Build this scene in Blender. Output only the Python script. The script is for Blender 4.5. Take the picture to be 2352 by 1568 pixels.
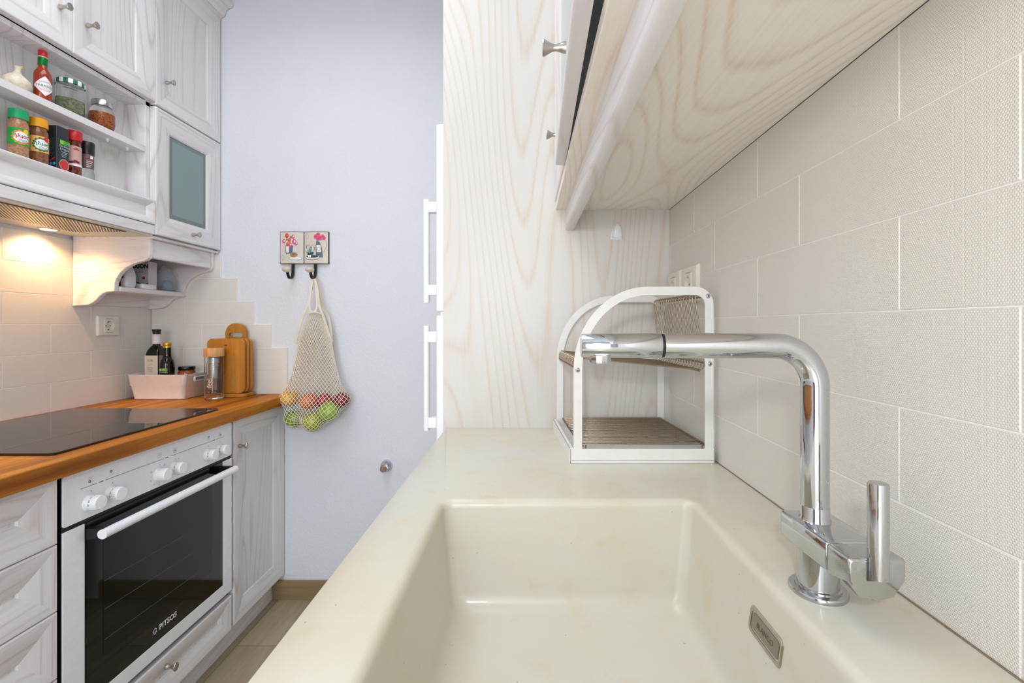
import bpy, bmesh, math, random
from math import sin, cos, pi, radians as R
from mathutils import Vector, Matrix
import numpy as np
random.seed(7)
for o in list(bpy.data.objects): bpy.data.objects.remove(o)
S = bpy.context.scene
COL = S.collection

# ------------------------------------------------------------------ camera, light, exposure
FPX, VX, VY, CH = 1061.0, 1209.0, 747.0, 1.175
cd = bpy.data.cameras.new('camera'); cam = bpy.data.objects.new('camera', cd); COL.objects.link(cam)
cd.sensor_width = 36; cd.lens = FPX/2352*36
cd.shift_x = -(VX-1176)/2352; cd.shift_y = (VY-784)/2352
cd.clip_start = 0.01
cam.location = (0, 0, CH); cam.rotation_euler = (R(90), 0, 0)
S.camera = cam
S.view_settings.view_transform = 'Standard'; S.view_settings.look = 'None'
S.view_settings.gamma = 1; S.view_settings.use_curve_mapping = False
S.view_settings.exposure = 0.13

w = bpy.data.worlds.new('world'); S.world = w; w.use_nodes = True
w.node_tree.nodes['Background'].inputs[0].default_value = (0.75, 0.87, 1, 1)
w.node_tree.nodes['Background'].inputs[1].default_value = 2.0

def area(name, loc, rot, sx, sy, power, col, spread=180):
    l = bpy.data.lights.new(name, 'AREA'); l.shape = 'RECTANGLE'; l.size = sx; l.size_y = sy
    l.energy = power; l.color = col; l.spread = R(spread)
    o = bpy.data.objects.new(name, l); COL.objects.link(o); o.location = loc; o.rotation_euler = rot
    return o
# photographer's light just above and left of the lens, a ceiling lamp and a fill through an unseen window behind, made tall to brighten low surfaces
fl = bpy.data.lights.new('camera_flash', 'POINT'); fl.energy = 11.0; fl.color = (1, 0.99, 0.97); fl.shadow_soft_size = 0.035
flo = bpy.data.objects.new('camera_flash', fl); COL.objects.link(flo); flo.location = (-0.10, -0.30, 1.415)
area('ceiling_light', (-0.66, 0.70, 2.68), (0, 0, 0), 0.8, 1.4, 11.5, (0.92, 0.96, 1), 160)
area('window_fill', (-0.62, -2.08, 1.12), (R(90), 0, 0), 1.3, 2.0, 30.0, (0.88, 0.94, 1))

# ------------------------------------------------------------------ geometry helpers
ORG = {}
def org(o): return ORG.get(o.name, Vector((0, 0, 0)))
def thing(name, label, cat, loc=(0, 0, 0), rotz=0, group=None):
    o = bpy.data.objects.new(name, None); COL.objects.link(o)
    o.empty_display_size = 0.02
    o.location = loc; o.rotation_euler = (0, 0, rotz); o['label'] = label; o['category'] = cat
    if group: o['group'] = group
    ORG[o.name] = Vector(loc)
    return o
def bm_new(): return bmesh.new()
def obj(name, bm, mats, parent=None, bevel=0, seg=2, smooth=False, angle=35, local=False, label=None, cat=None, group=None, kind=None):
    bmesh.ops.recalc_face_normals(bm, faces=bm.faces)
    me = bpy.data.meshes.new(name); bm.to_mesh(me); bm.free()
    if not isinstance(mats, (list, tuple)): mats = [mats]
    for m in mats: me.materials.append(m)
    if parent is None:
        co = np.empty(len(me.vertices)*3); me.vertices.foreach_get('co', co); co = co.reshape(-1, 3)
        b = Vector(((co[:, 0].min()+co[:, 0].max())/2, (co[:, 1].min()+co[:, 1].max())/2, co[:, 2].min()))
    else: b = Vector((0, 0, 0)) if local else org(parent)
    if b.length > 0: me.transform(Matrix.Translation(-b))
    if smooth:
        me.polygons.foreach_set('use_smooth', [True]*len(me.polygons))
        me.set_sharp_from_angle(angle=R(angle))
    o = bpy.data.objects.new(name, me); COL.objects.link(o)
    if parent is None: o.location = b; ORG[o.name] = b
    else: o.parent = parent; ORG[o.name] = Vector((0, 0, 0)) if local else b
    if bevel:
        md = o.modifiers.new('bevel', 'BEVEL'); md.width = bevel; md.segments = seg; md.limit_method = 'ANGLE'; md.angle_limit = R(40)
    if label: o['label'] = label
    if cat: o['category'] = cat
    if group: o['group'] = group
    if kind: o['kind'] = kind
    return o
def box(bm, x0, x1, y0, y1, z0, z1, mi=0):
    vs = [bm.verts.new((x, y, z)) for x in (x0, x1) for y in (y0, y1) for z in (z0, z1)]
    for f in ((0, 1, 3, 2), (4, 6, 7, 5), (0, 4, 5, 1), (2, 3, 7, 6), (0, 2, 6, 4), (1, 5, 7, 3)):
        bm.faces.new([vs[i] for i in f]).material_index = mi
    return vs
def bx(*a, mi=0):
    bm = bm_new(); box(bm, *a, mi=mi); return bm
def struct(name, bm, m, **k): return obj(name, bm, m, kind='structure', **k)
def rings(bm, loops, cap0=True, cap1=True, mi=0, closed=True):
    vl = [[bm.verts.new(p) for p in lp] for lp in loops]
    for a, b in zip(vl, vl[1:]):
        n = len(a)
        for i in range(n if closed else n-1):
            try: bm.faces.new([a[i], a[(i+1) % n], b[(i+1) % n], b[i]]).material_index = mi
            except ValueError: pass
    if cap0: bm.faces.new(vl[0]).material_index = mi
    if cap1: bm.faces.new(vl[-1]).material_index = mi
    return vl
def lathe(bm, prof, c, axis='z', n=32, mi=0, sx=1, sy=1, caps=True, jit=None):
    """prof: (r, h) list along axis from c"""
    c = Vector(c); loops = []
    for k, (r, h) in enumerate(prof):
        lp = []
        for i in range(n):
            a = 2*pi*i/n; u, v = r*cos(a)*sx, r*sin(a)*sy
            if axis == 'z': p = Vector((u, v, h))
            elif axis == 'x': p = Vector((h, u, v))
            else: p = Vector((u, h, v))
            lp.append(c+p)
        loops.append(lp)
    return rings(bm, loops, caps, caps, mi)
def tube(bm, pts, r, n=8, mi=0, closed=False, caps=True):
    pts = [Vector(p) for p in pts]; N = len(pts)
    t0 = None; frames = []
    for i in range(N):
        if closed: t = (pts[(i+1) % N]-pts[i-1]).normalized()
        else: t = (pts[min(i+1, N-1)]-pts[max(i-1, 0)]).normalized()
        if t0 is None:
            u = t.orthogonal().normalized()
        else:
            u = (u - t*u.dot(t)).normalized()
        frames.append((t, u, t.cross(u))); t0 = t
    rr = r if isinstance(r, (list, tuple)) else [r]*N
    loops = [[p+(f[1]*cos(2*pi*k/n)+f[2]*sin(2*pi*k/n))*q for k in range(n)] for p, f, q in zip(pts, frames, rr)]
    if closed: loops.append(loops[0]); caps = False
    return rings(bm, loops, caps, caps, mi)
def prism(bm, poly, f0, f1, mi=0):
    """poly: 2D list, f0/f1 map (a,b)->3D"""
    return rings(bm, [[f0(a, b) for a, b in poly], [f1(a, b) for a, b in poly]], True, True, mi)
def rrect(x0, x1, y0, y1, r, n=5):
    out = []
    for cx, cy, a0 in ((x1-r, y1-r, 0), (x0+r, y1-r, 90), (x0+r, y0+r, 180), (x1-r, y0+r, 270)):
        for k in range(n+1):
            a = R(a0+90*k/n); out.append((cx+r*cos(a), cy+r*sin(a)))
    return out
def bez(pts, n=6):
    """Catmull-Rom through 2D/3D points"""
    P = [Vector(p) for p in pts]; P = [P[0]]+P+[P[-1]]; out = []
    for i in range(1, len(P)-2):
        for k in range(n):
            t = k/n; a, b, c, d = P[i-1:i+3]
            out.append(0.5*((2*b)+(c-a)*t+(2*a-5*b+4*c-d)*t*t+(3*b-a-3*c+d)*t**3))
    out.append(P[-2]); return out
def text_into(bm, s, size, f, mi=0, align='CENTER', bold=0.0, shear=0):
    """flat lettering; f maps (x, y) of the text plane to a 3D point"""
    cu = bpy.data.curves.new('t', 'FONT'); cu.body = s; cu.size = size; cu.align_x = align; cu.align_y = 'CENTER'
    cu.resolution_u = 3; cu.offset = bold; cu.shear = shear
    ob = bpy.data.objects.new('t', cu); COL.objects.link(ob)
    dg = bpy.context.evaluated_depsgraph_get()
    me = bpy.data.meshes.new_from_object(ob.evaluated_get(dg))
    vs = [bm.verts.new(f(v.co.x, v.co.y)) for v in me.vertices]
    for p in me.polygons:
        try: bm.faces.new([vs[i] for i in p.vertices]).material_index = mi
        except ValueError: pass
    bpy.data.objects.remove(ob); bpy.data.curves.remove(cu); bpy.data.meshes.remove(me)
def disc2(bm, cx, cy, rx, ry, f, mi=0, n=20, a0=0):
    rings(bm, [[f(cx+k*rx*cos(2*pi*i/n+a0), cy+k*ry*sin(2*pi*i/n+a0)) for i in range(n)] for k in (.25, .5, .75, 1)], True, False, mi)
def poly2(bm, pts, f, mi=0):
    if len(pts) == 4:
        n = 6; g = [[Vector(pts[0]).lerp(Vector(pts[1]), i/n).lerp(Vector(pts[3]).lerp(Vector(pts[2]), i/n), j) for i in range(n+1)] for j in (0, 1)]
        v = [[bm.verts.new(f(p.x, p.y)) for p in row] for row in g]
        for i in range(n): bm.faces.new([v[0][i], v[0][i+1], v[1][i+1], v[1][i]]).material_index = mi
        return
    bm.faces.new([bm.verts.new(f(a, b)) for a, b in pts]).material_index = mi
def ring2(bm, cx, cy, r0, r1, f, mi=0, n=24, sx=1, sy=1):
    rings(bm, [[f(cx+r*sx*cos(2*pi*i/n), cy+r*sy*sin(2*pi*i/n)) for i in range(n)] for r in (r0, r1)], False, False, mi)
def rect2(bm, a0, a1, b0, b1, f, mi=0, n=1):
    for k in range(n):
        p, q = a0+(a1-a0)*k/n, a0+(a1-a0)*(k+1)/n
        poly2(bm, [(p, b0), (q, b0), (q, b1), (p, b1)], f, mi)

# ------------------------------------------------------------------ materials
def lin(c): return tuple((x/12.92 if x <= 0.04045 else ((x+0.055)/1.055)**2.4) for x in c)
def C(h):
    h = h.lstrip('#'); return lin(tuple(int(h[i:i+2], 16)/255 for i in (0, 2, 4)))+(1,)
class NT:
    def __init__(s, name):
        s.m = bpy.data.materials.new(name); s.m.use_nodes = True; s.t = s.m.node_tree; s.b = s.t.nodes['Principled BSDF']
    def n(s, typ, **k):
        nd = s.t.nodes.new(typ)
        for a, v in k.items():
            if a == 'ins':
                for i, x in v.items():
                    if hasattr(x, 'is_output'): s.t.links.new(x, nd.inputs[i])
                    else: nd.inputs[i].default_value = x
            else: setattr(nd, a, v)
        return nd
    def math(s, op, a, b=0.0, c=0.0): return s.n('ShaderNodeMath', operation=op, ins={0: a, 1: b, 2: c}).outputs[0]
    def set(s, i, v):
        if hasattr(v, 'is_output'): s.t.links.new(v, s.b.inputs[i])
        else: s.b.inputs[i].default_value = v
    def coord(s, scale=(1, 1, 1), src='Object'):
        tc = s.n('ShaderNodeTexCoord')
        return s.n('ShaderNodeMapping', ins={0: tc.outputs[src], 3: scale}).outputs[0]
    def noise(s, vec, scale, detail=2, rough=0.5, dist=0.0):
        return s.n('ShaderNodeTexNoise', ins={'Vector': vec, 'Scale': scale, 'Detail': detail, 'Roughness': rough, 'Distortion': dist}).outputs[0]
    def ramp(s, fac, stops):
        r = s.n('ShaderNodeValToRGB', ins={0: fac}); e = r.color_ramp.elements
        while len(e) < len(stops): e.new(0.5)
        for q, (p, c) in zip(e, stops): q.position = p; q.color = c
        return r.outputs[0]
    def mix(s, fac, a, b, mode='MIX'):
        nd = s.n('ShaderNodeMix', data_type='RGBA', blend_type=mode)
        for i, x in ((0, fac), (6, a), (7, b)):
            if hasattr(x, 'is_output'): s.t.links.new(x, nd.inputs[i])
            else: nd.inputs[i].default_value = x
        return nd.outputs[2]
    def bump(s, h, strength=0.3, dist=0.001):
        nd = s.n('ShaderNodeBump', ins={'Height': h, 'Strength': strength, 'Distance': dist}); s.set('Normal', nd.outputs[0])
def P(name, col, rough=0.5, metal=0, spec=None, trans=0, ior=None, coat=0, emit=None, es=1, var=0.05, alpha=None, scale=60):
    m = NT(name); c = C(col) if isinstance(col, str) else col
    if var and not trans:
        v = m.noise(m.coord(), scale, 3)
        m.set('Base Color', m.mix(v, tuple(max(0, x*(1-var)) for x in c[:3])+(1,), tuple(min(1, x*(1+var)) for x in c[:3])+(1,)))
    else: m.set('Base Color', c)
    m.set('Roughness', rough); m.set('Metallic', metal)
    if trans: m.set('Transmission Weight', trans)
    if ior: m.set('IOR', ior)
    if coat: m.set('Coat Weight', coat); m.set('Coat Roughness', 0.08)
    if emit: m.set('Emission Color', C(emit)); m.set('Emission Strength', es)
    if alpha is not None: m.set('Alpha', alpha)
    return m.m

def whitewood(name, axis, base='#e9e6e6', line='#c9bcb2', K=9, s=5.0, stretch=0.13, amt=0.65, rough=0.42, fiber=0.35, coat=0.0, edge=0.22, crough=0.3):
    m = NT(name); ax = 'xyz'.index(axis)
    sc = [1, 1, 1]; sc[ax] = stretch
    v = m.coord(sc); n1 = m.noise(v, s, 2.0, 0.45, 0.15)
    fr = m.math('FRACT', m.math('MULTIPLY', n1, K))
    ln = m.ramp(fr, [(0, (1, 1, 1, 1)), (edge*0.35, (0.35, 0.35, 0.35, 1)), (edge, (0, 0, 0, 1)), (0.8, (0.0, 0.0, 0.0, 1)), (1, (1, 1, 1, 1))])
    big = m.noise(m.coord(sc), s*0.8, 1)
    msk = m.ramp(big, [(0.3, (0.35, 0.35, 0.35, 1)), (0.62, (1, 1, 1, 1))])
    sc2 = [1, 1, 1]; sc2[ax] = 0.03
    fb = m.noise(m.coord(sc2), 260, 3, 0.6)
    fbr = m.ramp(fb, [(0.35, (1, 1, 1, 1)), (0.6, (0, 0, 0, 1))])
    f = m.math('MULTIPLY', m.math('MULTIPLY', ln, msk), amt)
    f2 = m.math('MULTIPLY', fbr, m.math('ADD', m.math('MULTIPLY', f, 0.5), fiber*0.35))
    tot = m.math('MINIMUM', m.math('ADD', f, f2), 1.0)
    m.set('Base Color', m.mix(tot, C(base), C(line)))
    m.set('Roughness', rough)
    if coat: m.set('Coat Weight', coat); m.set('Coat Roughness', crough)
    m.bump(m.math('SUBTRACT', 1.0, tot), 0.25, 0.0008)
    return m.m
WZ = whitewood('whitewashed_ash_vertical', 'z', '#e8e5e6', '#c0b1a8', K=26, s=3.2, stretch=0.12, amt=0.42, fiber=0.3)
WY = whitewood('whitewashed_ash_lengthwise', 'y', '#e8e5e6', '#c0b1a8', K=26, s=3.2, stretch=0.12, amt=0.42, fiber=0.3)
WX = whitewood('whitewashed_ash_crosswise', 'x', '#e8e5e6', '#c0b1a8', K=26, s=3.2, stretch=0.12, amt=0.42, fiber=0.3)
WW = [WZ, WY]
PANEL = whitewood('lacquered_ash_panel', 'z', '#dbd7d1', '#cbb296', K=105, s=1.5, stretch=0.14, amt=0.5, rough=0.42, fiber=0.2, coat=0.3, edge=0.36, crough=0.36)
PLY = whitewood('lacquered_ash_underside', 'y', '#f8f2e8', '#d8b68c', K=80, s=1.9, stretch=0.2, amt=0.45, rough=0.38, fiber=0.25, coat=0.15, edge=0.34)

def tile_mat():
    m = NT('woven_cream_tile')
    tc = m.n('ShaderNodeTexCoord'); sp = m.n('ShaderNodeSeparateXYZ', ins={0: tc.outputs['Object']})
    h = m.math('ADD', sp.outputs[0], sp.outputs[1]); z = sp.outputs[2]
    row = m.math('DIVIDE', z, 0.0021); ri = m.math('FLOOR', row)
    off = m.math('MULTIPLY', m.math('MODULO', ri, 2.0), 0.5)
    a = m.math('ABSOLUTE', m.math('SINE', m.math('MULTIPLY', m.math('ADD', m.math('DIVIDE', h, 0.0026), off), pi)))
    b = m.math('ABSOLUTE', m.math('SINE', m.math('MULTIPLY', row, pi)))
    hh = m.math('POWER', m.math('MULTIPLY', a, b), 0.5)
    nz = m.noise(m.coord(), 9, 3)
    base = m.mix(nz, C('#ebe7df'), C('#f1eee8'))
    m.set('Base Color', m.mix(m.math('MULTIPLY', hh, 0.5), m.mix(0.22, base, C('#b4aea4')), base))
    m.set('Roughness', 0.42)
    m.bump(m.math('ADD', hh, m.math('MULTIPLY', nz, 0.6)), 0.45, 0.0008)
    return m.m
TILE = tile_mat()
GROUT = P('pale_grout', '#f3f1ed', 0.8)
def plaster():
    m = NT('painted_plaster'); v = m.coord()
    n1 = m.noise(v, 95, 4, 0.55, 0.6); n2 = m.noise(v, 9, 2)
    m.set('Base Color', m.mix(n2, C('#dfe1e8'), C('#e4e6ec'))); m.set('Roughness', 0.75)
    m.bump(m.math('ADD', n1, m.math('MULTIPLY', n2, 1.2)), 0.42, 0.004)
    return m.m
PLASTER = plaster()
def planks():
    m = NT('oak_plank_floor'); v = m.coord((1, 0.12, 1))
    n = m.noise(v, 30, 4, 0.6, 0.3)
    tc = m.n('ShaderNodeTexCoord')
    mp = m.n('ShaderNodeMapping', ins={0: tc.outputs['Object'], 2: (0, 0, R(90))})
    br = m.n('ShaderNodeTexBrick', ins={0: mp.outputs[0], 'Color1': (0.8, 0.8, 0.8, 1), 'Color2': (1, 1, 1, 1), 'Mortar': (0.35, 0.3, 0.25, 1), 'Scale': 1.0, 'Mortar Size': 0.0012, 'Brick Width': 0.9, 'Row Height': 0.15})
    c = m.mix(n, C('#8f7e62'), C('#c3b496'))
    m.set('Base Color', m.mix(1.0, c, br.outputs[0], 'MULTIPLY')); m.set('Roughness', 0.45)
    return m.m
FLOOR = planks()
def wood(name, c1, c2, axis, s=22, stretch=0.07, rough=0.4, blocks=None, coat=0.1):
    m = NT(name); ax = 'xyz'.index(axis); sc = [1, 1, 1]; sc[ax] = stretch
    n = m.noise(m.coord(sc), s, 4, 0.6, 0.4); n2 = m.noise(m.coord(sc), s*6, 2)
    f = m.ramp(n, [(0.3, (0, 0, 0, 1)), (0.7, (1, 1, 1, 1))])
    c = m.mix(f, C(c1), C(c2)); c = m.mix(m.math('MULTIPLY', n2, 0.45), c, tuple(x*0.6 for x in C(c1)[:3])+(1,))
    if blocks:
        tc = m.n('ShaderNodeTexCoord')
        mp = m.n('ShaderNodeMapping', ins={0: tc.outputs['Object'], 2: (0, 0, R(90) if axis == 'y' else 0)})
        br = m.n('ShaderNodeTexBrick', ins={0: mp.outputs[0], 'Color1': (0.72, 0.68, 0.62, 1), 'Color2': (1, 1, 1, 1), 'Mortar': (0.6, 0.5, 0.4, 1), 'Scale': 1.0, 'Mortar Size': 0.0003, 'Brick Width': blocks[0], 'Row Height': blocks[1]})
        c = m.mix(0.75, c, m.mix(1.0, c, br.outputs[0], 'MULTIPLY'))
    m.set('Base Color', c); m.set('Roughness', rough)
    if coat: m.set('Coat Weight', coat); m.set('Coat Roughness', 0.15)
    m.bump(n, 0.1, 0.001); m.set('Specular IOR Level', 0.3)
    return m.m
WORKTOP = wood('oiled_oak_worktop', '#8a4702', '#ef9c2c', 'y', 24, 0.05, 0.5, (0.42, 0.042), coat=0.0)
BAMBOO = wood('bamboo', '#b06c18', '#cf8f3c', 'z', 30, 0.04, 0.4)
BAMBOO_L = wood('light_bamboo', '#c98d4c', '#e2b078', 'z', 40, 0.04, 0.4)
OAKB = wood('oak_baseboard', '#8a7656', '#a8956f', 'x', 20, 0.08, 0.5)
DOORW = wood('brown_door_wood', '#6b4327', '#8f6240', 'z', 12, 0.08, 0.4)
def sinkm():
    m = NT('cream_composite_stone'); v = m.coord()
    n = m.noise(v, 3.2, 4, 0.6); n2 = m.noise(v, 22, 3, 0.6)
    c = m.mix(m.ramp(n, [(0.35, (0, 0, 0, 1)), (0.7, (1, 1, 1, 1))]), C('#d5d2c9'), C('#cfc8b1'))
    sp = m.n('ShaderNodeSeparateXYZ', ins={0: v})
    st = m.math('MULTIPLY', m.ramp(n2, [(0.56, (0, 0, 0, 1)), (0.78, (1, 1, 1, 1))]), 0.35)
    c = m.mix(st, c, C('#cdb98a'))
    vo = m.n('ShaderNodeTexVoronoi', ins={'Vector': v, 'Scale': 38})
    dots = m.math('LESS_THAN', vo.outputs['Distance'], 0.035)
    c = m.mix(m.math('MULTIPLY', dots, 0.6), c, C('#7a6a48'))
    m.set('Base Color', c); m.set('Roughness', 0.34); m.set('Coat Weight', 0.1)
    sc = m.noise(m.coord((1, 3, 1)), 120, 3, 0.7, 1.0)
    m.bump(sc, 0.04, 0.0006)
    return m.m
SINK = sinkm()
def chrome(name, r0, r1, c='#d9dbde'):
    m = NT(name); n = m.noise(m.coord(), 55, 4, 0.65)
    m.set('Base Color', C(c)); m.set('Metallic', 1)
    m.set('Roughness', m.math('ADD', m.math('MULTIPLY', m.ramp(n, [(0.45, (0, 0, 0, 1)), (0.75, (1, 1, 1, 1))]), r1-r0), r0))
    return m.m
CHROME = chrome('polished_chrome', 0.04, 0.13, '#c9ccd1')
CHROME_D = chrome('limescaled_chrome', 0.10, 0.45, '#bfc2c3')
NICKEL = P('brushed_nickel', '#b8b2a8', 0.28, 1)
STEEL = P('brushed_steel', '#b6b1a6', 0.3, 1, var=0.12)
WIRE = P('bronzed_steel_wire', '#a39382', 0.26, 1)
WPLAST = P('white_plastic', '#eceae6', 0.35)
IVORY = P('ivory_plastic', '#e9e4d9', 0.35)
WENAMEL = P('white_enamel', '#f5f7fb', 0.28, coat=0.2)
RACKW = P('white_coated_steel', '#ecebe6', 0.38)
BLACKG = P('black_glass', '#050505', 0.03, var=0, ior=1.6)
COOKG = P('ceramic_glass', '#0c0a09', 0.03, var=0, ior=1.75)
BLACK = P('black_plastic', '#0c0c0d', 0.4)
DARK = P('dark_gap', '#030303', 0.8)
INK = P('black_ink', '#15151a', 0.6); GINK = P('grey_ink', '#6c6c74', 0.6)
GASKET = P('black_rubber', '#0a0a0c', 0.5)
def clear(name, col=(1, 1, 1, 1), rough=0.0):
    m = NT(name); m.set('Base Color', col); m.set('Roughness', rough); m.set('Transmission Weight', 1.0); m.set('IOR', 1.3)
    return m.m
GLASS = clear('clear_glass', (0.95, 0.98, 0.97, 1))
BEVELG = P('bevelled_glass', '#8f9b9b', 0.08, trans=0.3, var=0)
FROST = P('frosted_glass', '#9db4b2', 0.45, trans=0.25, var=0)
COTTON = P('undyed_cotton', '#e6ddcb', 0.9)
# ------------------------------------------------------------------ room shell
XL, XR, YF, YB, ZC = -1.618, 0.391, 1.99, -2.2, 2.75
T = 0.1
struct('floor', bx(XL-T, XR+T, YB-T, YF+T, -0.08, 0), FLOOR)
struct('ceiling', bx(XL-T, XR+T, YB-T, YF+T, ZC, ZC+0.08), P('ceiling_paint', '#f0f0f0', 0.8))
struct('wall_left', bx(XL-T, XL, YB, YF, 0, ZC), PLASTER)
struct('wall_right', bx(XR, XR+T, YB, YF, 0, ZC), PLASTER)
struct('wall_far', bx(XL-T, XR+T, YF, YF+T, 0, ZC), PLASTER)
bm = bm_new()
WXa, WXb, WZa, WZb = -1.3, 0.06, 0.04, 2.2  # unseen window opening, drawn down near the floor to send more light low
box(bm, XL-T, WXa, YB-T, YB, 0, ZC); box(bm, WXb, XR+T, YB-T, YB, 0, ZC)
box(bm, WXa, WXb, YB-T, YB, 0, WZa); box(bm, WXa, WXb, YB-T, YB, WZb, ZC)
struct('wall_near', bm, PLASTER)
bm = bm_new()
for a, b, c, d in ((WXa, WXb, WZa, WZa+.05), (WXa, WXb, WZb-.05, WZb), (WXa, WXa+.05, WZa, WZb), (WXb-.05, WXb, WZa, WZb), (-.65, -.59, WZa, WZb)):
    box(bm, a, b, YB-.07, YB-.01, c, d)
struct('unseen_window_1', bm, WPLAST, bevel=0.003)
bm = bx(-1.089, -.25, YF-0.012, YF, 0, 0.081)
struct('baseboard_far', bm, OAKB, bevel=0.002)

def tiles(name, face, rows, pos, plane, depth, grout):
    """rows: list of (z0, z1, [joint positions]) ; pos maps (u, z, d) to 3D"""
    bm = bm_new(); g = 0.0007
    for z0, z1, js in rows:
        for a, b in zip(js, js[1:]):
            if b-a < 0.004: continue
            loops = []
            for ins, d in ((0, 0), (0, depth-0.0008), (0.0008, depth)):
                loops.append([pos(u, z, d) for u, z in ((a+g+ins, z0+g+ins), (b-g-ins, z0+g+ins), (b-g-ins, z1-g-ins), (a+g+ins, z1-g-ins))])
            rings(bm, loops, False, True, 0)
            rings(bm, [[pos(u, z, 0) for u, z in ((a, z0), (b, z0), (b, z1), (a, z1))], [pos(u, z, depth-0.0009) for u, z in ((a, z0), (b, z0), (b, z1), (a, z1))]], False, True, 1)
    return struct(name, bm, [TILE, GROUT])
def joints(start, step, lo, hi):
    js = [lo]; k = math.ceil((lo-start)/step)
    while start+k*step < hi:
        if start+k*step > lo: js.append(start+k*step)
        k += 1
    return js+[hi]
rz = [0.9, 0.993, 1.091, 1.190, 1.287, 1.386, 1.4845]
rws = [(rz[i], rz[i+1], joints((0.474 if i % 2 else 0.3575), 0.2905, -1.5, 1.24)) for i in range(6)]
tiles('trim_1', 0, rws, lambda u, z, d: (XR-d, u, z), 0, 0.008, 0)
# left wall
rws = []
for i in range(6):
    z0 = 0.8805+0.0995*i; z1 = z0+0.0995
    rws.append((z0, z1, joints(1.563+(0.145 if i % 2 else 0), 0.29, -1.2, YF-0.008)))
tiles('trim_2', 0, rws, lambda u, z, d: (XL+d, u, z), 0, 0.008, 0)
# far wall stepped ends
ends = [-1.026, -1.026, -1.098, -1.171, -1.242, -1.311]
rws = []
for i, e in enumerate(ends):
    z0 = 0.8805+0.0995*i
    js = [-1.61]
    k = e-0.295 if i not in (1,) else e-0.15
    ks = []
    while k > -1.60: ks.append(k); k -= 0.295
    rws.append((z0, z0+0.0995, js+sorted(ks)+[e]))
tiles('trim_3', 0, rws, lambda u, z, d: (u, YF-d, z), 0, 0.008, 0)

# ------------------------------------------------------------------ cabinet parts
def door(bm, xf, y0, y1, z0, z1, t=0.021, fw=0.07, depth=0.013, sgn=1, glass=False, rot=0):
    prof = [(0, 0), (0, t-0.003), (0.0012, t-0.0008), (0.0035, t)]+[(0.0035+(fw-.0065)*q, t-depth*.82*q**1.7) for q in (.15, .3, .45, .6, .75, .88, 1)]+[(fw-0.0015, t-depth), (fw, t-depth-0.0015)]
    if glass: prof = [(0, 0), (0, t-0.003), (0.0012, t-0.0008), (0.004, t), (0.010, t), (0.0125, t-0.0012), (0.02, t-0.0015), (fw*0.5, t-0.003), (fw*0.8, t-0.005), (fw-0.004, t-0.008), (fw, t-0.012), (fw, 0)]
    def pt(u, v, d): return Vector((xf+sgn*d, u, v))
    vl = []
    for s, d in prof:
        vl.append([bm.verts.new(pt(*p, d)) for p in ((y0+s, z0+s), (y1-s, z0+s), (y1-s, z1-s), (y0+s, z1-s))])
    for a, b in zip(vl, vl[1:]):
        for i in range(4):
            bm.faces.new([a[i], a[(i+1) % 4], b[(i+1) % 4], b[i]]).material_index = (1 if i in (0, 2) else 0)
    if glass:
        a, b = vl[-1], vl[0]
        for i in range(4): bm.faces.new([a[i], a[(i+1) % 4], b[(i+1) % 4], b[i]]).material_index = (1 if i in (0, 2) else 0)
    else:
        bm.faces.new(vl[-1]).material_index = 0; bm.faces.new(vl[0]).material_index = 0
def knob(parent, x, y, z, sgn=1, name='knob', k=1.0):
    bm = bm_new()
    lathe(bm, [(0.0075*k, 0), (0.0075*k, sgn*0.002), (0.0062*k, sgn*0.006), (0.0042*k, sgn*0.013), (0.005*k, sgn*0.018), (0.0095*k, sgn*0.026), (0.0108*k, sgn*0.0285), (0.0102*k, sgn*0.030)], (x, y, z), 'x', 24, sx=0.82)
    return obj(name, bm, NICKEL, parent, smooth=True)

UX = -1.334       # carcass front of the left wall units
DX = UX           # door back plane; door front = -1.313
# --- right wall unit above the little shelf
t = thing('wall_cabinet', 'tall whitewashed wall cabinet with one frosted glass door, standing against the far wall', 'cabinet', (-1.47, 1.81, 1.493))
bm = bm_new(); y0, y1 = 1.638, 1.986
for a in ((-1.608, UX, y0, y0+.018, 1.493, 2.50), (-1.608, UX, y1-.018, y1, 1.493, 2.50), (-1.608, UX, y0, y1, 1.493, 1.511), (-1.608, UX, y0, y1, 1.945, 1.963), (-1.608, UX, y0, y1, 2.482, 2.50), (-1.608, -1.60, y0, y1, 1.493, 2.50), (-1.60, UX-.02, y0+.018, y1-.018, 1.70, 1.716)):
    box(bm, *a)
obj('carcass', bm, WZ, t, bevel=0.001)
bm = bm_new(); door(bm, DX, 1.6385, 1.9855, 1.958, 2.49); d = obj('door', bm, WW, t); knob(d, -1.3135, 1.686, 2.06)
bm = bm_new(); door(bm, DX, 1.6385, 1.9855, 1.497, 1.953, fw=0.075, glass=True); d = obj('door', bm, WW, t, label='door with a frosted glass pane'); knob(d, -1.3135, 1.819, 1.531)
bm = bm_new()
gy0, gy1, gz0, gz1 = 1.7135, 1.9105, 1.572, 1.878
def gl(i, x): return [(x, gy0+i, gz0+i), (x, gy1-i, gz0+i), (x, gy1-i, gz1-i), (x, gy0+i, gz1-i)]
rings(bm, [gl(-.004, -1.3315), gl(0, -1.3275), gl(0.016, -1.3255)], True, False, 0)
rings(bm, [gl(0.016, -1.3255), gl(0.016, -1.3253)], False, True, 1)
obj('glass_pane', bm, [BEVELG, FROST], d)
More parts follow.
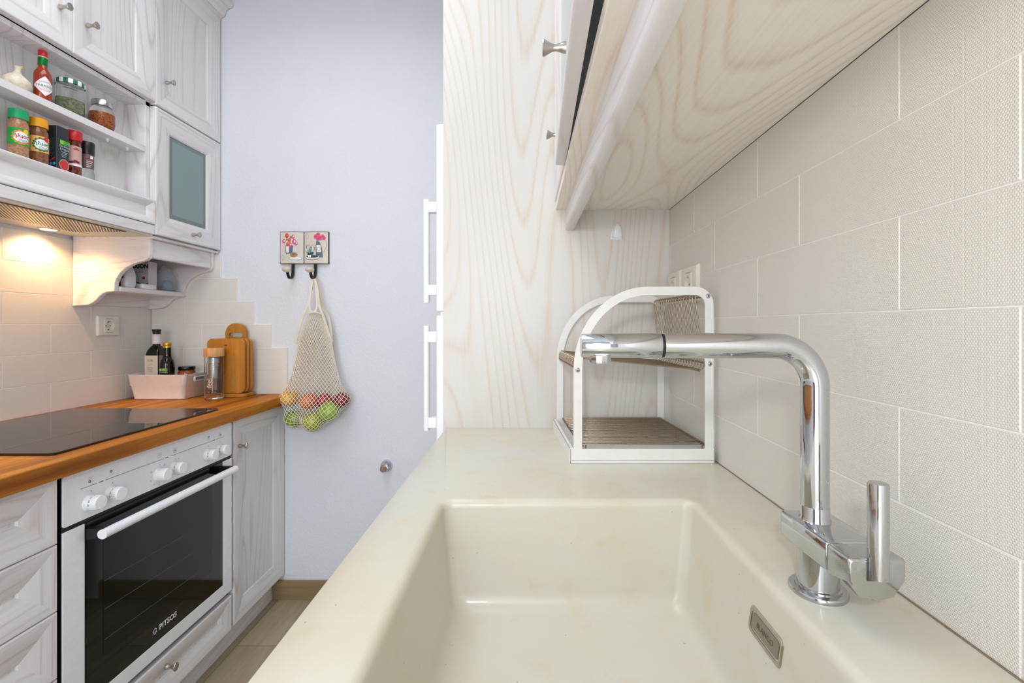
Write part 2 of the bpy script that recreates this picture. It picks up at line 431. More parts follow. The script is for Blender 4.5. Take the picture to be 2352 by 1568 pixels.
# crown moulding
def crown(name, y0, y1, parent):
    prof = [(-1.334, 2.488), (-1.312, 2.488), (-1.312, 2.497), (-1.300, 2.50), (-1.293, 2.512), (-1.290, 2.526), (-1.280, 2.536), (-1.268, 2.538), (-1.262, 2.545), (-1.262, 2.558), (-1.334, 2.558)]
    bm = bm_new(); prism(bm, prof, lambda a, b: (a, y0, b), lambda a, b: (a, y1, b))
    return obj(name, bm, WY, parent)
crown('crown_moulding', y0, y1+.001, t)

# --- extractor wall unit: two doors, open spice niche, extractor
t = thing('extractor_wall_unit', 'whitewashed wall unit with open spice shelves above a built-in extractor', 'cabinet', (-1.47, 1.335, 1.49))
y0, y1 = 1.036, 1.636
bm = bm_new()
for a in ((-1.608, UX, y0, y0+.018, 1.53, 2.50), (-1.608, UX, y1-.018, y1, 1.53, 2.50), (-1.608, UX, y0, y1, 1.947, 1.962), (-1.608, UX, y0, y1, 2.482, 2.50), (-1.608, -1.60, y0, y1, 1.6, 2.50), (-1.608, UX, y0+.018, y1-.018, 1.598, 1.612)):
    box(bm, *a)
obj('carcass', bm, WZ, t, bevel=0.001)
obj('niche_back', bx(-1.412, -1.403, y0+.018, y1-.018, 1.612, 1.947), WZ, t)
o = obj('shelf_board', bx(-1.403, -1.333, y0+.018, y1-.0185, 1.782, 1.802), WY, t, bevel=0.001)
for yy in (1.5, 1.575):
    bm = bm_new(); lathe(bm, [(0.004, 1.782), (0.0045, 1.777), (0.002, 1.771), (0.0005, 1.770)], (-1.36, yy, 0), 'z', 12)
    obj('shelf_peg', bm, WPLAST, t, smooth=True)
for a, b in ((1.0365, 1.3375), (1.3385, 1.6355)):
    bm = bm_new(); door(bm, DX, a, b, 1.965, 2.49); d = obj('door', bm, WW, t)
    knob(d, -1.3135, (1.301 if a < 1.2 else 1.383), 2.072)
crown('crown_moulding', y0, y1, t)
# lift-up front
bm = bm_new(); door(bm, DX, y0+.0005, y1-.0005, 1.531, 1.617, fw=0.026, depth=0.011)
obj('flap', bm, [WY, WY], t)
obj('visor', bx(-1.40, -1.315, y0+.001, y1-.001, 1.496, 1.5285), WY, t, bevel=0.0015)
bm = bm_new(); box(bm, -1.609, -1.335, y0+.001, y1-.001, 1.4895, 1.5285); box(bm, -1.335, -1.322, y0+.001, y1-.001, 1.4900, 1.4962)
HOODM = P('beige_painted_metal', '#d8d2c4', 0.35)
ho = obj('extractor', bm, HOODM, t, bevel=0.001)
bm = bm_new(); box(bm, -1.516, -1.338, y0+.02, 1.545, 1.4875, 1.4895)
for k in range(66):
    yy = y0-.18+k*0.011
    pa, pb = Vector((-1.342, yy)), Vector((-1.512, yy+.205)); lo_, hi_ = y0+.024, 1.541
    ta = max(0, (lo_-yy)/.205); tb_ = min(1, (hi_-.0045-yy)/.205)
    if tb_-ta < .02: continue
    qa, qb = pa.lerp(pb, ta), pa.lerp(pb, tb_)
    prism(bm, [(qa.x, qa.y), (qa.x, qa.y+.0045), (qb.x, qb.y+.0045), (qb.x, qb.y)], lambda a, b: (a, b, 1.4875), lambda a, b: (a, b, 1.4862), 1)
obj('grease_filter', bm, [P('dark_filter_mesh', '#3a3128', 0.5), P('filter_bars', '#cfc9bb', 0.35, 0.6)], ho)
bm = bm_new(); box(bm, -1.526, -1.500, 1.552-.01, 1.552+.035, 1.488, 1.4896)
obj('filter_latch', bm, HOODM, ho, bevel=0.001)
for yy in (1.51, 1.16):
    bm = bm_new(); lathe(bm, [(0.021, 1.4897), (0.0275, 1.4893), (0.0275, 1.488), (0.021, 1.487)], (-1.562, yy, 0), 'z', 28)
    f = obj('lamp_ring', bm, STEEL, ho, smooth=True)
    bm = bm_new(); lathe(bm, [(0.021, 1.4886), (0.020, 1.4868), (0.0005, 1.4862)], (-1.562, yy, 0), 'z', 28)
    obj('lamp_lens', bm, P('lit_halogen', '#fff4e0', 0.4, emit='#ffe2b0', es=9, var=0), f, smooth=True)
    l = bpy.data.lights.new('halogen', 'SPOT'); l.energy = 4.6; l.color = (1, 0.56, 0.25); l.spot_size = R(150); l.spot_blend = 0.6; l.shadow_soft_size = 0.018
    lo = bpy.data.objects.new('halogen_light', l); COL.objects.link(lo); lo.location = (-1.562, yy, 1.480)

# neighbouring wall unit beyond the left frame edge
t = thing('wall_cabinet', 'whitewashed two-door wall cabinet beside the extractor unit, at the left picture edge', 'cabinet', (-1.47, 0.735, 1.493))
ya, yb = 0.434, 1.034
bm = bm_new()
for a in ((-1.608, UX, ya, ya+.018, 1.493, 2.50), (-1.608, UX, yb-.018, yb, 1.493, 2.50), (-1.608, UX, ya, yb, 1.493, 1.511), (-1.608, UX, ya, yb, 2.482, 2.50), (-1.608, -1.60, ya, yb, 1.493, 2.50)): box(bm, *a)
obj('carcass', bm, WZ, t)
for a, b in ((ya+.0005, .7335), (.7345, yb-.0005)):
    bm = bm_new(); door(bm, DX, a, b, 1.497, 2.49); d = obj('door', bm, WW, t); knob(d, -1.3135, (a+.26 if a < .6 else a+.04), 1.60)
crown('crown_moulding', ya, yb, t)

# --- small scrolled shelf unit under the glass cabinet
def S2(px, py): s = 1.637/1061.0; return ((px-1209)*s, CH+(747-py)*s)
prof = [(343, 541.5), (343, 583), (340.5, 592), (335, 596.5), (327, 599.5), (316, 602), (305, 606), (295, 611), (286, 617), (278, 624), (271, 633), (266, 642), (263, 652), (262, 669), (246, 670), (236, 673.5), (228, 680), (220, 689), (211, 696), (201, 700.5), (190, 701.5), (165, 702)]
pp = [S2(*p) for p in prof]; pp = [(max(a, -1.609), b) for a, b in pp]
pp[0] = (pp[0][0], 1.491); pp.append((-1.609, pp[-1][1])); pp.append((-1.609, 1.491))
t = thing('scroll_bracket_shelf', 'small whitewashed shelf unit with scroll-cut side brackets under the glass-door cabinet', 'shelf', (-1.47, 1.81, 1.244))
for yy in (1.638, 1.966):
    bm = bm_new(); prism(bm, pp, lambda a, b: (a, yy, b), lambda a, b: (a, yy+.018, b))
    obj('side_bracket', bm, WX, t, bevel=0.0035, seg=3)
obj('shelf_board', bx(-1.608, -1.457, 1.6562, 1.9658, 1.296, 1.315), WY, t, bevel=0.004, seg=3)
obj('apron', bx(-1.360, -1.341, 1.6562, 1.9658, 1.416, 1.4835), WY, t, bevel=0.004, seg=3)
obj('top_board', bx(-1.608, -1.322, 1.637, 1.985, 1.4835, 1.4925), WY, t, bevel=0.002)
obj('back_board', bx(-1.609, -1.603, 1.6562, 1.9658, 1.25, 1.4835), WY, t)

# --- left base units
BXF = -1.061      # carcass front ; door front -1.04
t = thing('base_cabinet', 'whitewashed base cabinet with a single tall door beside the oven, against the far wall', 'cabinet', (-1.33, 1.815, 0))
bm = bm_new()
for a in ((-1.608, BXF, 1.642, 1.66, .1, .8415), (-1.608, BXF, 1.972, 1.988, .1, .8415), (-1.608, BXF, 1.642, 1.988, .1, .118), (-1.608, BXF, 1.642, 1.988, .823, .8415), (-1.608, -1.60, 1.642, 1.988, .1, .8415)): box(bm, *a)
obj('carcass', bm, WZ, t, bevel=0.001)
bm = bm_new(); door(bm, BXF, 1.643, 1.987, .106, .838); d = obj('door', bm, WW, t); knob(d, -1.0405, 1.674, .7385)
obj('plinth', bx(-1.108, -1.09, 1.036, 1.9895, 0, .099), WY, t)

t = thing('oven_housing_cabinet', 'whitewashed housing cabinet around the oven with a shallow drawer below it', 'cabinet', (-1.33, 1.335, 0))
bm = bm_new()
for a in ((-1.608, BXF-.002, 1.028, 1.0355, .1, .8415), (-1.608, BXF, 1.634, 1.6415, .1, .8415), (-1.608, BXF, 1.0355, 1.634, .1, .118), (-1.608, BXF-.002, 1.0355, 1.634, .222, .236)): box(bm, *a)
obj('carcass', bm, [BLACK], t)
bm = bm_new(); door(bm, BXF, 1.037, 1.632, .102, .224, fw=0.055, depth=.014); d = obj('drawer', bm, WW, t); knob(d, -1.044, 1.339, .186, k=1.15)

t = thing('drawer_base_cabinet', 'whitewashed base cabinet with four carved drawer fronts, left of the oven', 'cabinet', (-1.33, 0.73, 0))
ya, yb = .428, 1.0265
bm = bm_new()
for a in ((-1.608, BXF, ya, ya+.018, .1, .8415), (-1.608, BXF, yb-.018, yb, .1, .8415), (-1.608, BXF, ya, yb, .1, .118), (-1.608, BXF, ya, yb, .823, .8415), (-1.608, -1.60, ya, yb, .1, .8415)): box(bm, *a)
obj('carcass', bm, WZ, t)
obj('plinth', bx(-1.108, -1.09, -.4, 1.035, 0, .099), WY, t)
for k, (a, b) in enumerate(((.690, .838), (.541, .688), (.392, .539), (.243, .390), (.104, .241))):
    bm = bm_new(); door(bm, BXF, ya+.001, yb-.001, a, b, fw=min(.0705, (b-a)/2-.0015), depth=.017); d = obj('drawer', bm, WW, t); knob(d, -1.048, (ya+yb)/2, (a+b)/2)
t = thing('base_cabinet', 'whitewashed base cabinet at the near end of the oak worktop', 'cabinet', (-1.33, 0.0, 0))
obj('carcass', bx(-1.608, BXF, -.4, .426, .1, .8415), WZ, t)
for a, b in ((-.398, .012), (.014, .425)):
    bm = bm_new(); door(bm, BXF, a, b, .106, .838); d = obj('door', bm, WW, t); knob(d, -1.0405, b-.04, .74)

obj('oak_worktop', bx(-1.609, -1.010, -.42, 1.981, .842, .8805), WORKTOP, bevel=0.0025, label='oiled solid oak worktop over the left base cabinets', cat='worktop')

# --- cooktop
t = thing('ceramic_cooktop', 'black glass ceramic cooktop set in the oak worktop', 'cooktop', (-1.32, 1.325, .8805))
bm = bm_new(); lo = rrect(-1.572, -1.068, 1.041, 1.609, .012, 4)
rings(bm, [[(a, b, .8806) for a, b in lo], [(a, b, .8855) for a, b in lo], [(a*1+(.0012 if a < -1.3 else -.0012), b+(.0012 if b < 1.3 else -.0012), .8866) for a, b in lo]], True, True)
obj('glass_plate', bm, COOKG, t)

# --- oven
t = thing('built_in_oven', 'white built-in oven with black glass door and six white knobs', 'oven', (-1.3, 1.335, .242))
OX = -1.0405
bm = bx(-1.58, OX-.02, 1.045, 1.625, .245, .832); box(bm, OX-.02, OX-.0042, 1.0375, 1.6315, .2425, .8335)
obj('oven_body', bm, BLACK, t)
fp = rrect(1.037, 1.632, .718, .834, .006, 4)
bm = bm_new(); rings(bm, [[(x, a, b) for a, b in fp] for x in (OX-.004, OX)], True, True)
obj('control_panel', bm, WENAMEL, t, bevel=.0012)
KY = [1.1015, 1.158, 1.308, 1.366, 1.508, 1.566]
fo = lambda a, b: (OX+.0005, a, b)
for i, ky in enumerate(KY):
    bm = bm_new(); zk = .7535
    lathe(bm, [(.0205, 0), (.0203, .002), (.0185, .004), (.0172, .006), (.0165, .008), (.0165, .0255), (.0155, .027), (.001, .0272)], (OX, ky, zk), 'x', 40)
    k = obj('control_knob', bm, WENAMEL, t, smooth=True)
    bm = bm_new()
    for j in range(22):
        a = 2*pi*j/22
        tube(bm, [(OX+.008, ky+.0166*cos(a), zk+.0166*sin(a)), (OX+.0245, ky+.0166*cos(a), zk+.0166*sin(a))], .0005, 5)
    if i != 2:
        for j, s in enumerate(('•', '1', '2', '3')):
            a = R(95+30*j); c, s_ = cos(a), sin(a)
            text_into(bm, s, .0065, lambda u, v: (OX+.0115+u, ky+.0172*cos(a+v/.0172), zk+.0172*sin(a+v/.0172)) if False else (OX+.0115+u, ky+.0172*cos(a-v/.0172), zk+.0172*sin(a-v/.0172)), 1, bold=.0001)
    obj('knob_marking', bm, [WENAMEL, INK], k)
# printed marks on the panel
bm = bm_new(); zl = .793
def seg(a, b, th=.0005): rect2(bm, a, b, zl-th, zl+th, fo, 0)
for i in (0, 2, 4):
    m_ = (KY[i]+KY[i+1])/2
    rect2(bm, m_-.006, m_+.006, zl-.0009, zl+.0009, fo, 1)
seg(KY[0]-.024, (KY[0]+KY[1])/2-.011); seg((KY[0]+KY[1])/2+.011, (KY[2]+KY[3])/2-.011); seg((KY[2]+KY[3])/2+.011, (KY[4]+KY[5])/2-.011); seg((KY[4]+KY[5])/2+.011, KY[5]+.024)
for i, ky in enumerate(KY):
    disc2(bm, ky+.003, .7795, .0011, .0011, fo, 1, 10)
    zc = .8065
    if i in (0, 1, 4, 5):
        hot = {0: (-1, -1), 1: (-1, 1), 4: (1, 1), 5: (1, -1)}[i]
        for sx_ in (-1, 1):
            for sz_ in (-1, 1):
                h = (sx_, sz_) == hot
                ring2(bm, ky+.002+sx_*.0031, zc+sz_*.0036, .0019 if h else .0024, .0032 if h else .0027, fo, 1 if h else 2, 16)
    else:
        fr = rrect(ky-.0055, ky+.0085, zc-.0065, zc+.0065, .002, 3); fr2 = rrect(ky-.005, ky+.008, zc-.006, zc+.006, .0017, 3)
        rings(bm, [[fo(a, b) for a, b in fr], [fo(a, b) for a, b in fr2]], False, False, 2)
        if i == 3:
            rect2(bm, ky+.0008, ky+.0022, zc-.001, zc+.0035, fo, 1); disc2(bm, ky+.0015, zc-.002, .0016, .0016, fo, 1)
        else:
            ring2(bm, ky+.0015, zc, .0025, .0031, fo, 2, 12)
for a in (150, 200, 235, 270, 310, 50):
    y_, z_ = KY[2]+.031*cos(R(a)), .7535+.028*sin(R(a))
    fr = rrect(y_-.0024, y_+.0024, z_-.0022, z_+.0022, .0008, 2); fr2 = rrect(y_-.0019, y_+.0019, z_-.0017, z_+.0017, .0006, 2)
    rings(bm, [[fo(p, q) for p, q in fr], [fo(p, q) for p, q in fr2]], False, False, 2)
for a, s in ((60, '50'), (0, '150'), (-60, '250')):
    text_into(bm, s, .005, lambda u, v: fo(KY[3]+.029*cos(R(a))+u, .7535+.027*sin(R(a))+v), 2)
obj('panel_printing', bm, [GINK, INK, P('grey_print_light', '#7c7c84', .6)], t)
# door: white side and bottom bars + black glass
bm = bm_new()
box(bm, OX-.004, OX, 1.037, 1.0885, .242, .7075); box(bm, OX-.004, OX, 1.5835, 1.632, .242, .7075); box(bm, OX-.004, OX, 1.0885, 1.5835, .242, .284)
dr = obj('oven_door', bm, WENAMEL, t, bevel=.001)
bm = bm_new(); box(bm, OX-.0040, OX-.0006, 1.0885, 1.5835, .284, .7075)
obj('door_glass', bm, BLACKG, dr)
WIN = P('oven_window', '#0e0c0c', .05, var=.35, scale=8, ior=1.5)
fw_ = lambda a, b: (OX-.0003, a, b)
bm = bm_new(); poly2(bm, rrect(1.136, 1.53, .36, .655, .008, 4), fw_, 0)
obj('door_window', bm, WIN, dr)
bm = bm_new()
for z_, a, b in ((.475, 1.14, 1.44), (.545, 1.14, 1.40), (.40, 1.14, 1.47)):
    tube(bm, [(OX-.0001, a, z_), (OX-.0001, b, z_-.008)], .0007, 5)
obj('oven_shelf_glint', bm, P('dim_glint', '#6e6a62', .4, .6), dr)  # glint of the oven shelves, put on the glass as thin grey lines
bm = bm_new()
f5 = lambda a, b: (OX-.0002, 1.335+a, .318+b)
SILV = P('silver_print', '#dfe3ea', .4, var=0)
text_into(bm, 'PITSOS', .021, lambda a, b: f5(a+.007, b), 0, bold=.0006); obj('brand_lettering', bm, SILV, dr)
bm = bm_new()
for q in ((-.046, -.034, .0056, .0082), (-.046, -.034, -.0082, -.0056), (-.046, -.0432, -.0082, .0082), (-.0368, -.034, -.0082, .0082)): rect2(bm, *q, f5, 0)
poly2(bm, [(-.040, -.0056), (-.038, -.0056), (-.034, .003), (-.036, .003)], f5, 0)
obj('brand_emblem', bm, SILV, dr)
bm = bm_new()
tube(bm, [(OX+.042, 1.087, .683), (OX+.042, 1.585, .683)], .0115, 24)
hd = obj('door_handle', bm, WENAMEL, dr, smooth=True)
for yy in (1.0895, 1.566):
    bm = bm_new(); prism(bm, [(OX-.001, .695), (OX-.001, .668), (OX+.030, .672), (OX+.0425, .672), (OX+.0425, .694), (OX+.03, .695)], lambda a, b: (a, yy, b), lambda a, b: (a, yy+.016, b)); obj('handle_mount', bm, BLACK, hd, bevel=.001)

# ------------------------------------------------------------------ sockets and wall fittings
def socket(name, label, pos, w_, h_, covers=1, group=None):
    """pos(u, v, d) -> world; centre at 0,0"""
    t = thing(name, label, 'socket', pos(0, -h_/2, 0), group=group)
    bm = bm_new()
    fl_ = [[pos(a, b, d) for a, b in rrect(-w_/2+i, w_/2-i, -h_/2+i, h_/2-i, .004, 5)] for i, d in ((0, 0), (0, .003), (.0035, .0075), (.013, .009))]
    fl_ += [[pos(a, b, d) for a, b in rrect(-.0225, .0225, -.0252, .0252, .001, 5)] for d in (.009, .002)]
    rings(bm, fl_, True, False)
    obj('frame', bm, IVORY, t, smooth=True, angle=20)
    bm = bm_new()
    s = .0225
    q = [(a, b) for a, b in rrect(-s, s, -s*1.12, s*1.12, .001, 5)]; n = len(q)
    circ = [(.0185*cos(2*pi*(i+.5)/n-0), .0185*sin(2*pi*(i+.5)/n-0)) for i in range(n)]
    # align start of circle with start of rect
    rings(bm, [[pos(a, b, .0085) for a, b in q], [pos(a, b, .0112) for a, b in q], [pos(a, b, .0112) for a, b in circ], [pos(a*.94, b*.94, .004) for a, b in circ], [pos(a*.9, b*.9, .0035) for a, b in circ]], False, True)
    ins = obj('insert', bm, IVORY, t)
    bm = bm_new()
    for a in (-.0085, .0085): disc2(bm, a, 0, .0024, .0024, lambda u, v: pos(u, v, .0038), 0, 12)
    for b in (-.0155, .0155): rect2(bm, -.003, .003, b-.0022, b+.0022, lambda u, v: pos(u, v, .0050), 0)
    obj('pin_hole', bm, BLACK, ins)
    for zz in (s*1.12+.001, -s*1.12-.002):
        bm = bm_new(); rect2(bm, -.016, .016, zz, zz+.001, lambda u, v: pos(u, v, .0094), 0)
        obj('seam', bm, GINK, t)
socket('wall_socket', 'ivory socket on the left wall tiles above the cooktop end', lambda u, v, d: (-1.610+d, 1.774+u, 1.1735+v), .094, .079)
socket('wall_socket', 'ivory socket right of the dish rack, nearer of the pair', lambda u, v, d: (.383-d, 1.068+u, 1.2700+v), .098, .085, group=None)
socket('wall_socket', 'ivory socket in the corner beside the whitewashed side panel, farther of the pair', lambda u, v, d: (.383-d, 1.1805+u, 1.2700+v), .098, .085)

t = thing('pipe_stub', 'chrome capped pipe stub low on the white far wall', 'pipe fitting', (-.602, YF, .571))
bm = bm_new(); lathe(bm, [(.0005, 0), (.024, 0), (.026, -.004), (.0245, -.010), (.0225, -.013)], (-.602, YF, .571), 'y', 32); obj('escutcheon', bm, CHROME, t, smooth=True)
bm = bm_new(); lathe(bm, [(.0185, -.006), (.0185, -.036), (.0165, -.038)], (-.602, YF, .571), 'y', 6); obj('hex_nut', bm, CHROME, t, bevel=.001)
bm = bm_new(); lathe(bm, [(.0125, -.03), (.0125, -.055), (.0112, -.057), (.0005, -.057)], (-.602, YF, .571), 'y', 12); obj('plug', bm, P('copper_plug', '#b58f80', .3, 1), t, smooth=True, angle=25)

# sticky hook on the side panel
t = thing('adhesive_hook', 'small white dotted adhesive hook on the side panel under the wall cabinet', 'hook', (.242, 1.24, 1.403))
bm = bm_new(); loops = []
for k in range(13):
    v = k/12; z = 1.4045+.042*v; wd = .0155*math.sqrt(max(0, 1-v**2.2))+.0004
    loops.append([(.242+wd*cos(a), 1.2398-.004*abs(sin(a))**.7, z) for a in [pi*j/12 for j in range(13)]])
rings(bm, loops, True, True, closed=True); HKW = P('bright_white_plastic', '#f6f8fc', .35); obj('back_plate', bm, HKW, t, smooth=True)
bm = bm_new(); loops = []
for k in range(15):
    v = k/14; z = 1.4085+.038*v; wd = .0132*math.sqrt(max(0, 1-v**2.4))+.0003
    loops.append([(.243+wd*cos(a), 1.237-(.004+.011*(1-v)**.6)*sin(a)**.6 if sin(a) > 1e-6 else 1.237, z-.0015*sin(a)*(1-v)) for a in [pi*j/16 for j in range(17)]])
rings(bm, loops, True, True); obj('hook_tongue', bm, HKW, t, smooth=True)
bm = bm_new()
for r_ in range(7):
    for c_ in range(-2, 3):
        z = 1.413+r_*.0042; x = .243+c_*.0036
        disc2(bm, x, z, .0005, .0005, lambda a, b: (a, 1.237-(.0043+.011*(1-(b-1.4085)/.038)**.6)*math.sqrt(max(.05, 1-((a-.243)/.0135)**2)), b), 0, 8)
obj('dot_pattern', bm, P('pale_grey_dots', '#b9bcc4', .5), t)

# ------------------------------------------------------------------ hook plaque, net bag, fruit
t = thing('picture_hook_rack', 'open-book shaped picture plaque with two porcelain-tipped coat hooks on the far wall', 'hook rack', (-.953, YF, 1.372))
PX0, PX1, PZ0, PZ1 = -1.056, -.848, 1.438, 1.576
def page(x):   # gentle page curve
    h = (x-PX0)/(PX1-PX0); s = abs(h-.5)*2
    return YF-.009-.006*sin(pi*min(1, s))
bm = bm_new(); N = 24
xs = [PX0+(PX1-PX0)*i/N for i in range(N+1)]
rings(bm, [[(x, page(x), PZ0) for x in xs]+[(x, YF-.0005, PZ0) for x in xs[::-1]], [(x, page(x), PZ1) for x in xs]+[(x, YF-.0005, PZ1) for x in xs[::-1]]], True, True)
obj('plaque', bm, P('rusty_dark_metal', '#4a3430', .5, .3, var=.4), t)
PMATS = [P('aged_cream_print', '#d8cfc2', .4, var=.08), P('paint_blue_grey', '#5c6f85', .45), P('paint_red', '#d8404a', .45), P('paint_pink', '#d65a8c', .45), P('paint_green', '#5f7a4e', .45), P('paint_orange', '#d98a3c', .45), P('paint_white', '#eee9e2', .45), P('paint_brown', '#b07a5c', .45), P('paint_teal', '#3aa6ae', .45), P('paint_dark', '#3b3b42', .45), P('paint_light_blue', '#9db0c2', .45)]
def pf(layer): return lambda a, b: (a, page(a)-.0004-.00012*layer, b)
rnd = random.Random(3)
for side in (0, 1):
    bm = bm_new(); a0 = PX0+.002 if side == 0 else -.951; a1 = -.955 if side == 0 else PX1-.002
    rect2(bm, a0, a1, PZ0+.002, PZ1-.002, pf(0), 0, 10)
    def at(u, v): return a0+(a1-a0)*u, PZ0+(PZ1-PZ0)*v
    if side == 0:
        poly2(bm, [at(.2, .57), at(.58, .57), at(.54, .33), at(.26, .3)], pf(1), 1)
        poly2(bm, [at(.24, .55), at(.40, .55), at(.39, .35), at(.28, .34)], pf(2), 6)
        for u, v, r_, m_ in ((.3, .87, .011, 2), (.16, .7, .010, 3), (.57, .83, .009, 3), (.42, .74, .009, 2), (.4, .65, .010, 5), (.62, .68, .012, 3), (.7, .63, .009, 3), (.45, .58, .009, 3), (.33, .6, .008, 2), (.47, .83, .005, 4), (.3, .74, .005, 4)):
            x, z = at(u, v); disc2(bm, x, z, r_*.8, r_, pf(3), m_, 9, rnd.random()); disc2(bm, x+.002, z+.002, r_*.35, r_*.4, pf(4), 6 if m_ == 3 else 5, 7)
        x, z = at(.67, .17); disc2(bm, x, z, .028, .009, pf(2), 10); disc2(bm, x, z+.001, .025, .0065, pf(3), 6)
        x, z = at(.6, .28); disc2(bm, x, z, .016, .011, pf(4), 7); disc2(bm, x-.001, z+.003, .006, .004, pf(5), 4)
        for k in range(7):
            x, z = at(.72+.02*(k % 2), .56-.035*k); rect2(bm, x, x+.013, z, z+.0007, pf(1), 10)
        x, z = at(.12, .2); disc2(bm, x, z, .006, .012, pf(1), 10); disc2(bm, x, z, .0048, .0105, pf(2), 0)
    else:
        x, z = at(.12, .85); disc2(bm, x, z, .0065, .011, pf(1), 10); disc2(bm, x, z, .005, .009, pf(2), 0)
        poly2(bm, [at(.52, .7), at(.65, .7), at(.76, .5), at(.515, .5)], pf(1), 1); poly2(bm, [at(.515, .5), at(.76, .5), at(.8, .2), at(.5, .2)], pf(1), 1)
        poly2(bm, [at(.53, .58), at(.7, .58), at(.73, .36), at(.54, .36)], pf(2), 6)
        disc2(bm, *at(.63, .46), .007, .009, pf(3), 10); disc2(bm, *at(.63, .46), .0055, .0075, pf(4), 6)
        pts = [at(.68, .73), at(.88, .74), at(.94, .6), at(.86, .42), at(.8, .36)]
        tube(bm, [(p[0], page(p[0])-.0006, p[1]) for p in bez([(p[0], p[1], 0) for p in pts], 5)], .0006, 5, 1)
        for u, v, r_, m_ in ((.5, .84, .010, 3), (.6, .9, .010, 3), (.67, .8, .011, 3), (.58, .77, .009, 3), (.78, .84, .010, 3), (.84, .8, .008, 3)):
            x, z = at(u, v); disc2(bm, x, z, r_*.9, r_, pf(3), m_, 9, rnd.random()); disc2(bm, x+.001, z+.001, r_*.45, r_*.45, pf(4), 2, 7)
        for k in range(46):
            u = .08+.42*rnd.random(); x, z = at(u, .33+.28*rnd.random())
            poly2(bm, [(x-.0008, z-.004), (x+.0008, z-.004), (x+(u-.28)*.02, z+.006)], pf(3), 4 if k % 3 else 9)
        x, z = at(.24, .4); disc2(bm, x, z, .0065, .010, pf(5), 8)
        poly2(bm, [at(.12, .36), at(.42, .36), at(.38, .2), at(.16, .2)], pf(2), 9)
        x, z = at(.35, .2); disc2(bm, x, z, .031, .012, pf(4), 9); disc2(bm, x, z+.0005, .0295, .0105, pf(5), 6); disc2(bm, x, z+.004, .026, .006, pf(6), 9)
        poly2(bm, [at(.16, .28), at(.3, .27), at(.3, .2), at(.16, .21)], pf(7), 6)
        for k in range(9): x, z = at(.13+.055*k, .155-.02*sin(pi*k/8)); disc2(bm, x, z, .0011, .0016, pf(8), 9, 6)
    obj('painted_page', bm, PMATS, t, label='page painted with '+('a flower bucket and a cake' if side == 0 else 'a flower jug and a potted herb'))
for hx in (-1.0, -.904):
    bm = bm_new()
    path = bez([(hx, 1.979, 1.45), (hx, 1.979, 1.41), (hx, 1.975, 1.388), (hx, 1.963, 1.375), (hx+.002, 1.946, 1.374), (hx+.003, 1.933, 1.385), (hx+.003, 1.926, 1.403)], 5)
    loops = []
    for i, p in enumerate(path):
        tg = (path[min(i+1, len(path)-1)]-path[max(i-1, 0)]).normalized(); nn = tg.cross(Vector((1, 0, 0))).normalized()
        loops.append([p+Vector((sx_*.0058, 0, 0))+nn*sn*.0022 for sx_, sn in ((-1, -1), (1, -1), (1, 1), (-1, 1))])
    rings(bm, loops, True, True)
    h = obj('hook_arm', bm, P('black_iron', '#1c1c20', .45, .2), t, bevel=.0008)
    bm = bm_new(); lathe(bm, [(max(.0003, .0178*math.sin(pi*q/12)), -.0125*math.cos(pi*q/12)) for q in range(13)], (hx+.003, 1.921, 1.4075), 'z', 28)
    obj('porcelain_tip', bm, P('ivory_porcelain', '#cfc6b4', .15, coat=.5), h, smooth=True)

FY = {'a': (664, 914, 1.922, .0345), 'b': (709, 921, 1.918, .0355), 'c': (744, 921, 1.950, .0335), 'd': (784, 919, 1.928, .0345), 'e': (675, 962, 1.915, .0360), 'f': (719, 967, 1.900, .0415), 'g': (755, 944, 1.898, .0405)}
def fruit_mat(name, c1, c2, s=14, rough=.28):
    m = NT(name); n = m.noise(m.coord(), s, 4, .6)
    m.set('Base Color', m.mix(m.ramp(n, [(.35, (0, 0, 0, 1)), (.62, (1, 1, 1, 1))]), C(c1), C(c2))); m.set('Roughness', rough); m.set('Coat Weight', .15); return m.m
FM = {'a': (fruit_mat('yellow_apple_skin', '#e0960c', '#e8b62a'), 'apple', 'yellow apple with a red blush at the left edge of the net bag'),
      'b': (fruit_mat('orange_peach_skin', '#d9481c', '#e3763c'), 'peach', 'orange-red peach in the middle of the net bag'),
      'c': (fruit_mat('red_apple_skin', '#9a0f22', '#b81c30'), 'apple', 'red apple at the back of the net bag, behind the rightmost green apple'),
      'd': (fruit_mat('dark_red_apple_skin', '#6b0818', '#8f1626'), 'apple', 'dark red apple at the right edge of the net bag'),
      'e': (fruit_mat('green_apple_skin', '#5d8a10', '#7fa822'), 'apple', 'green apple at the lower left of the net bag'),
      'f': (fruit_mat('lime_green_apple_skin', '#93a40a', '#a9b81c'), 'apple', 'yellow-green apple at the very bottom of the net bag'),
      'g': (fruit_mat('bright_green_apple_skin', '#76a012', '#97bd33'), 'apple', 'large green apple at the lower right of the net bag')}
STEM = P('dry_stem', '#4a3418', .8)
SPH = []
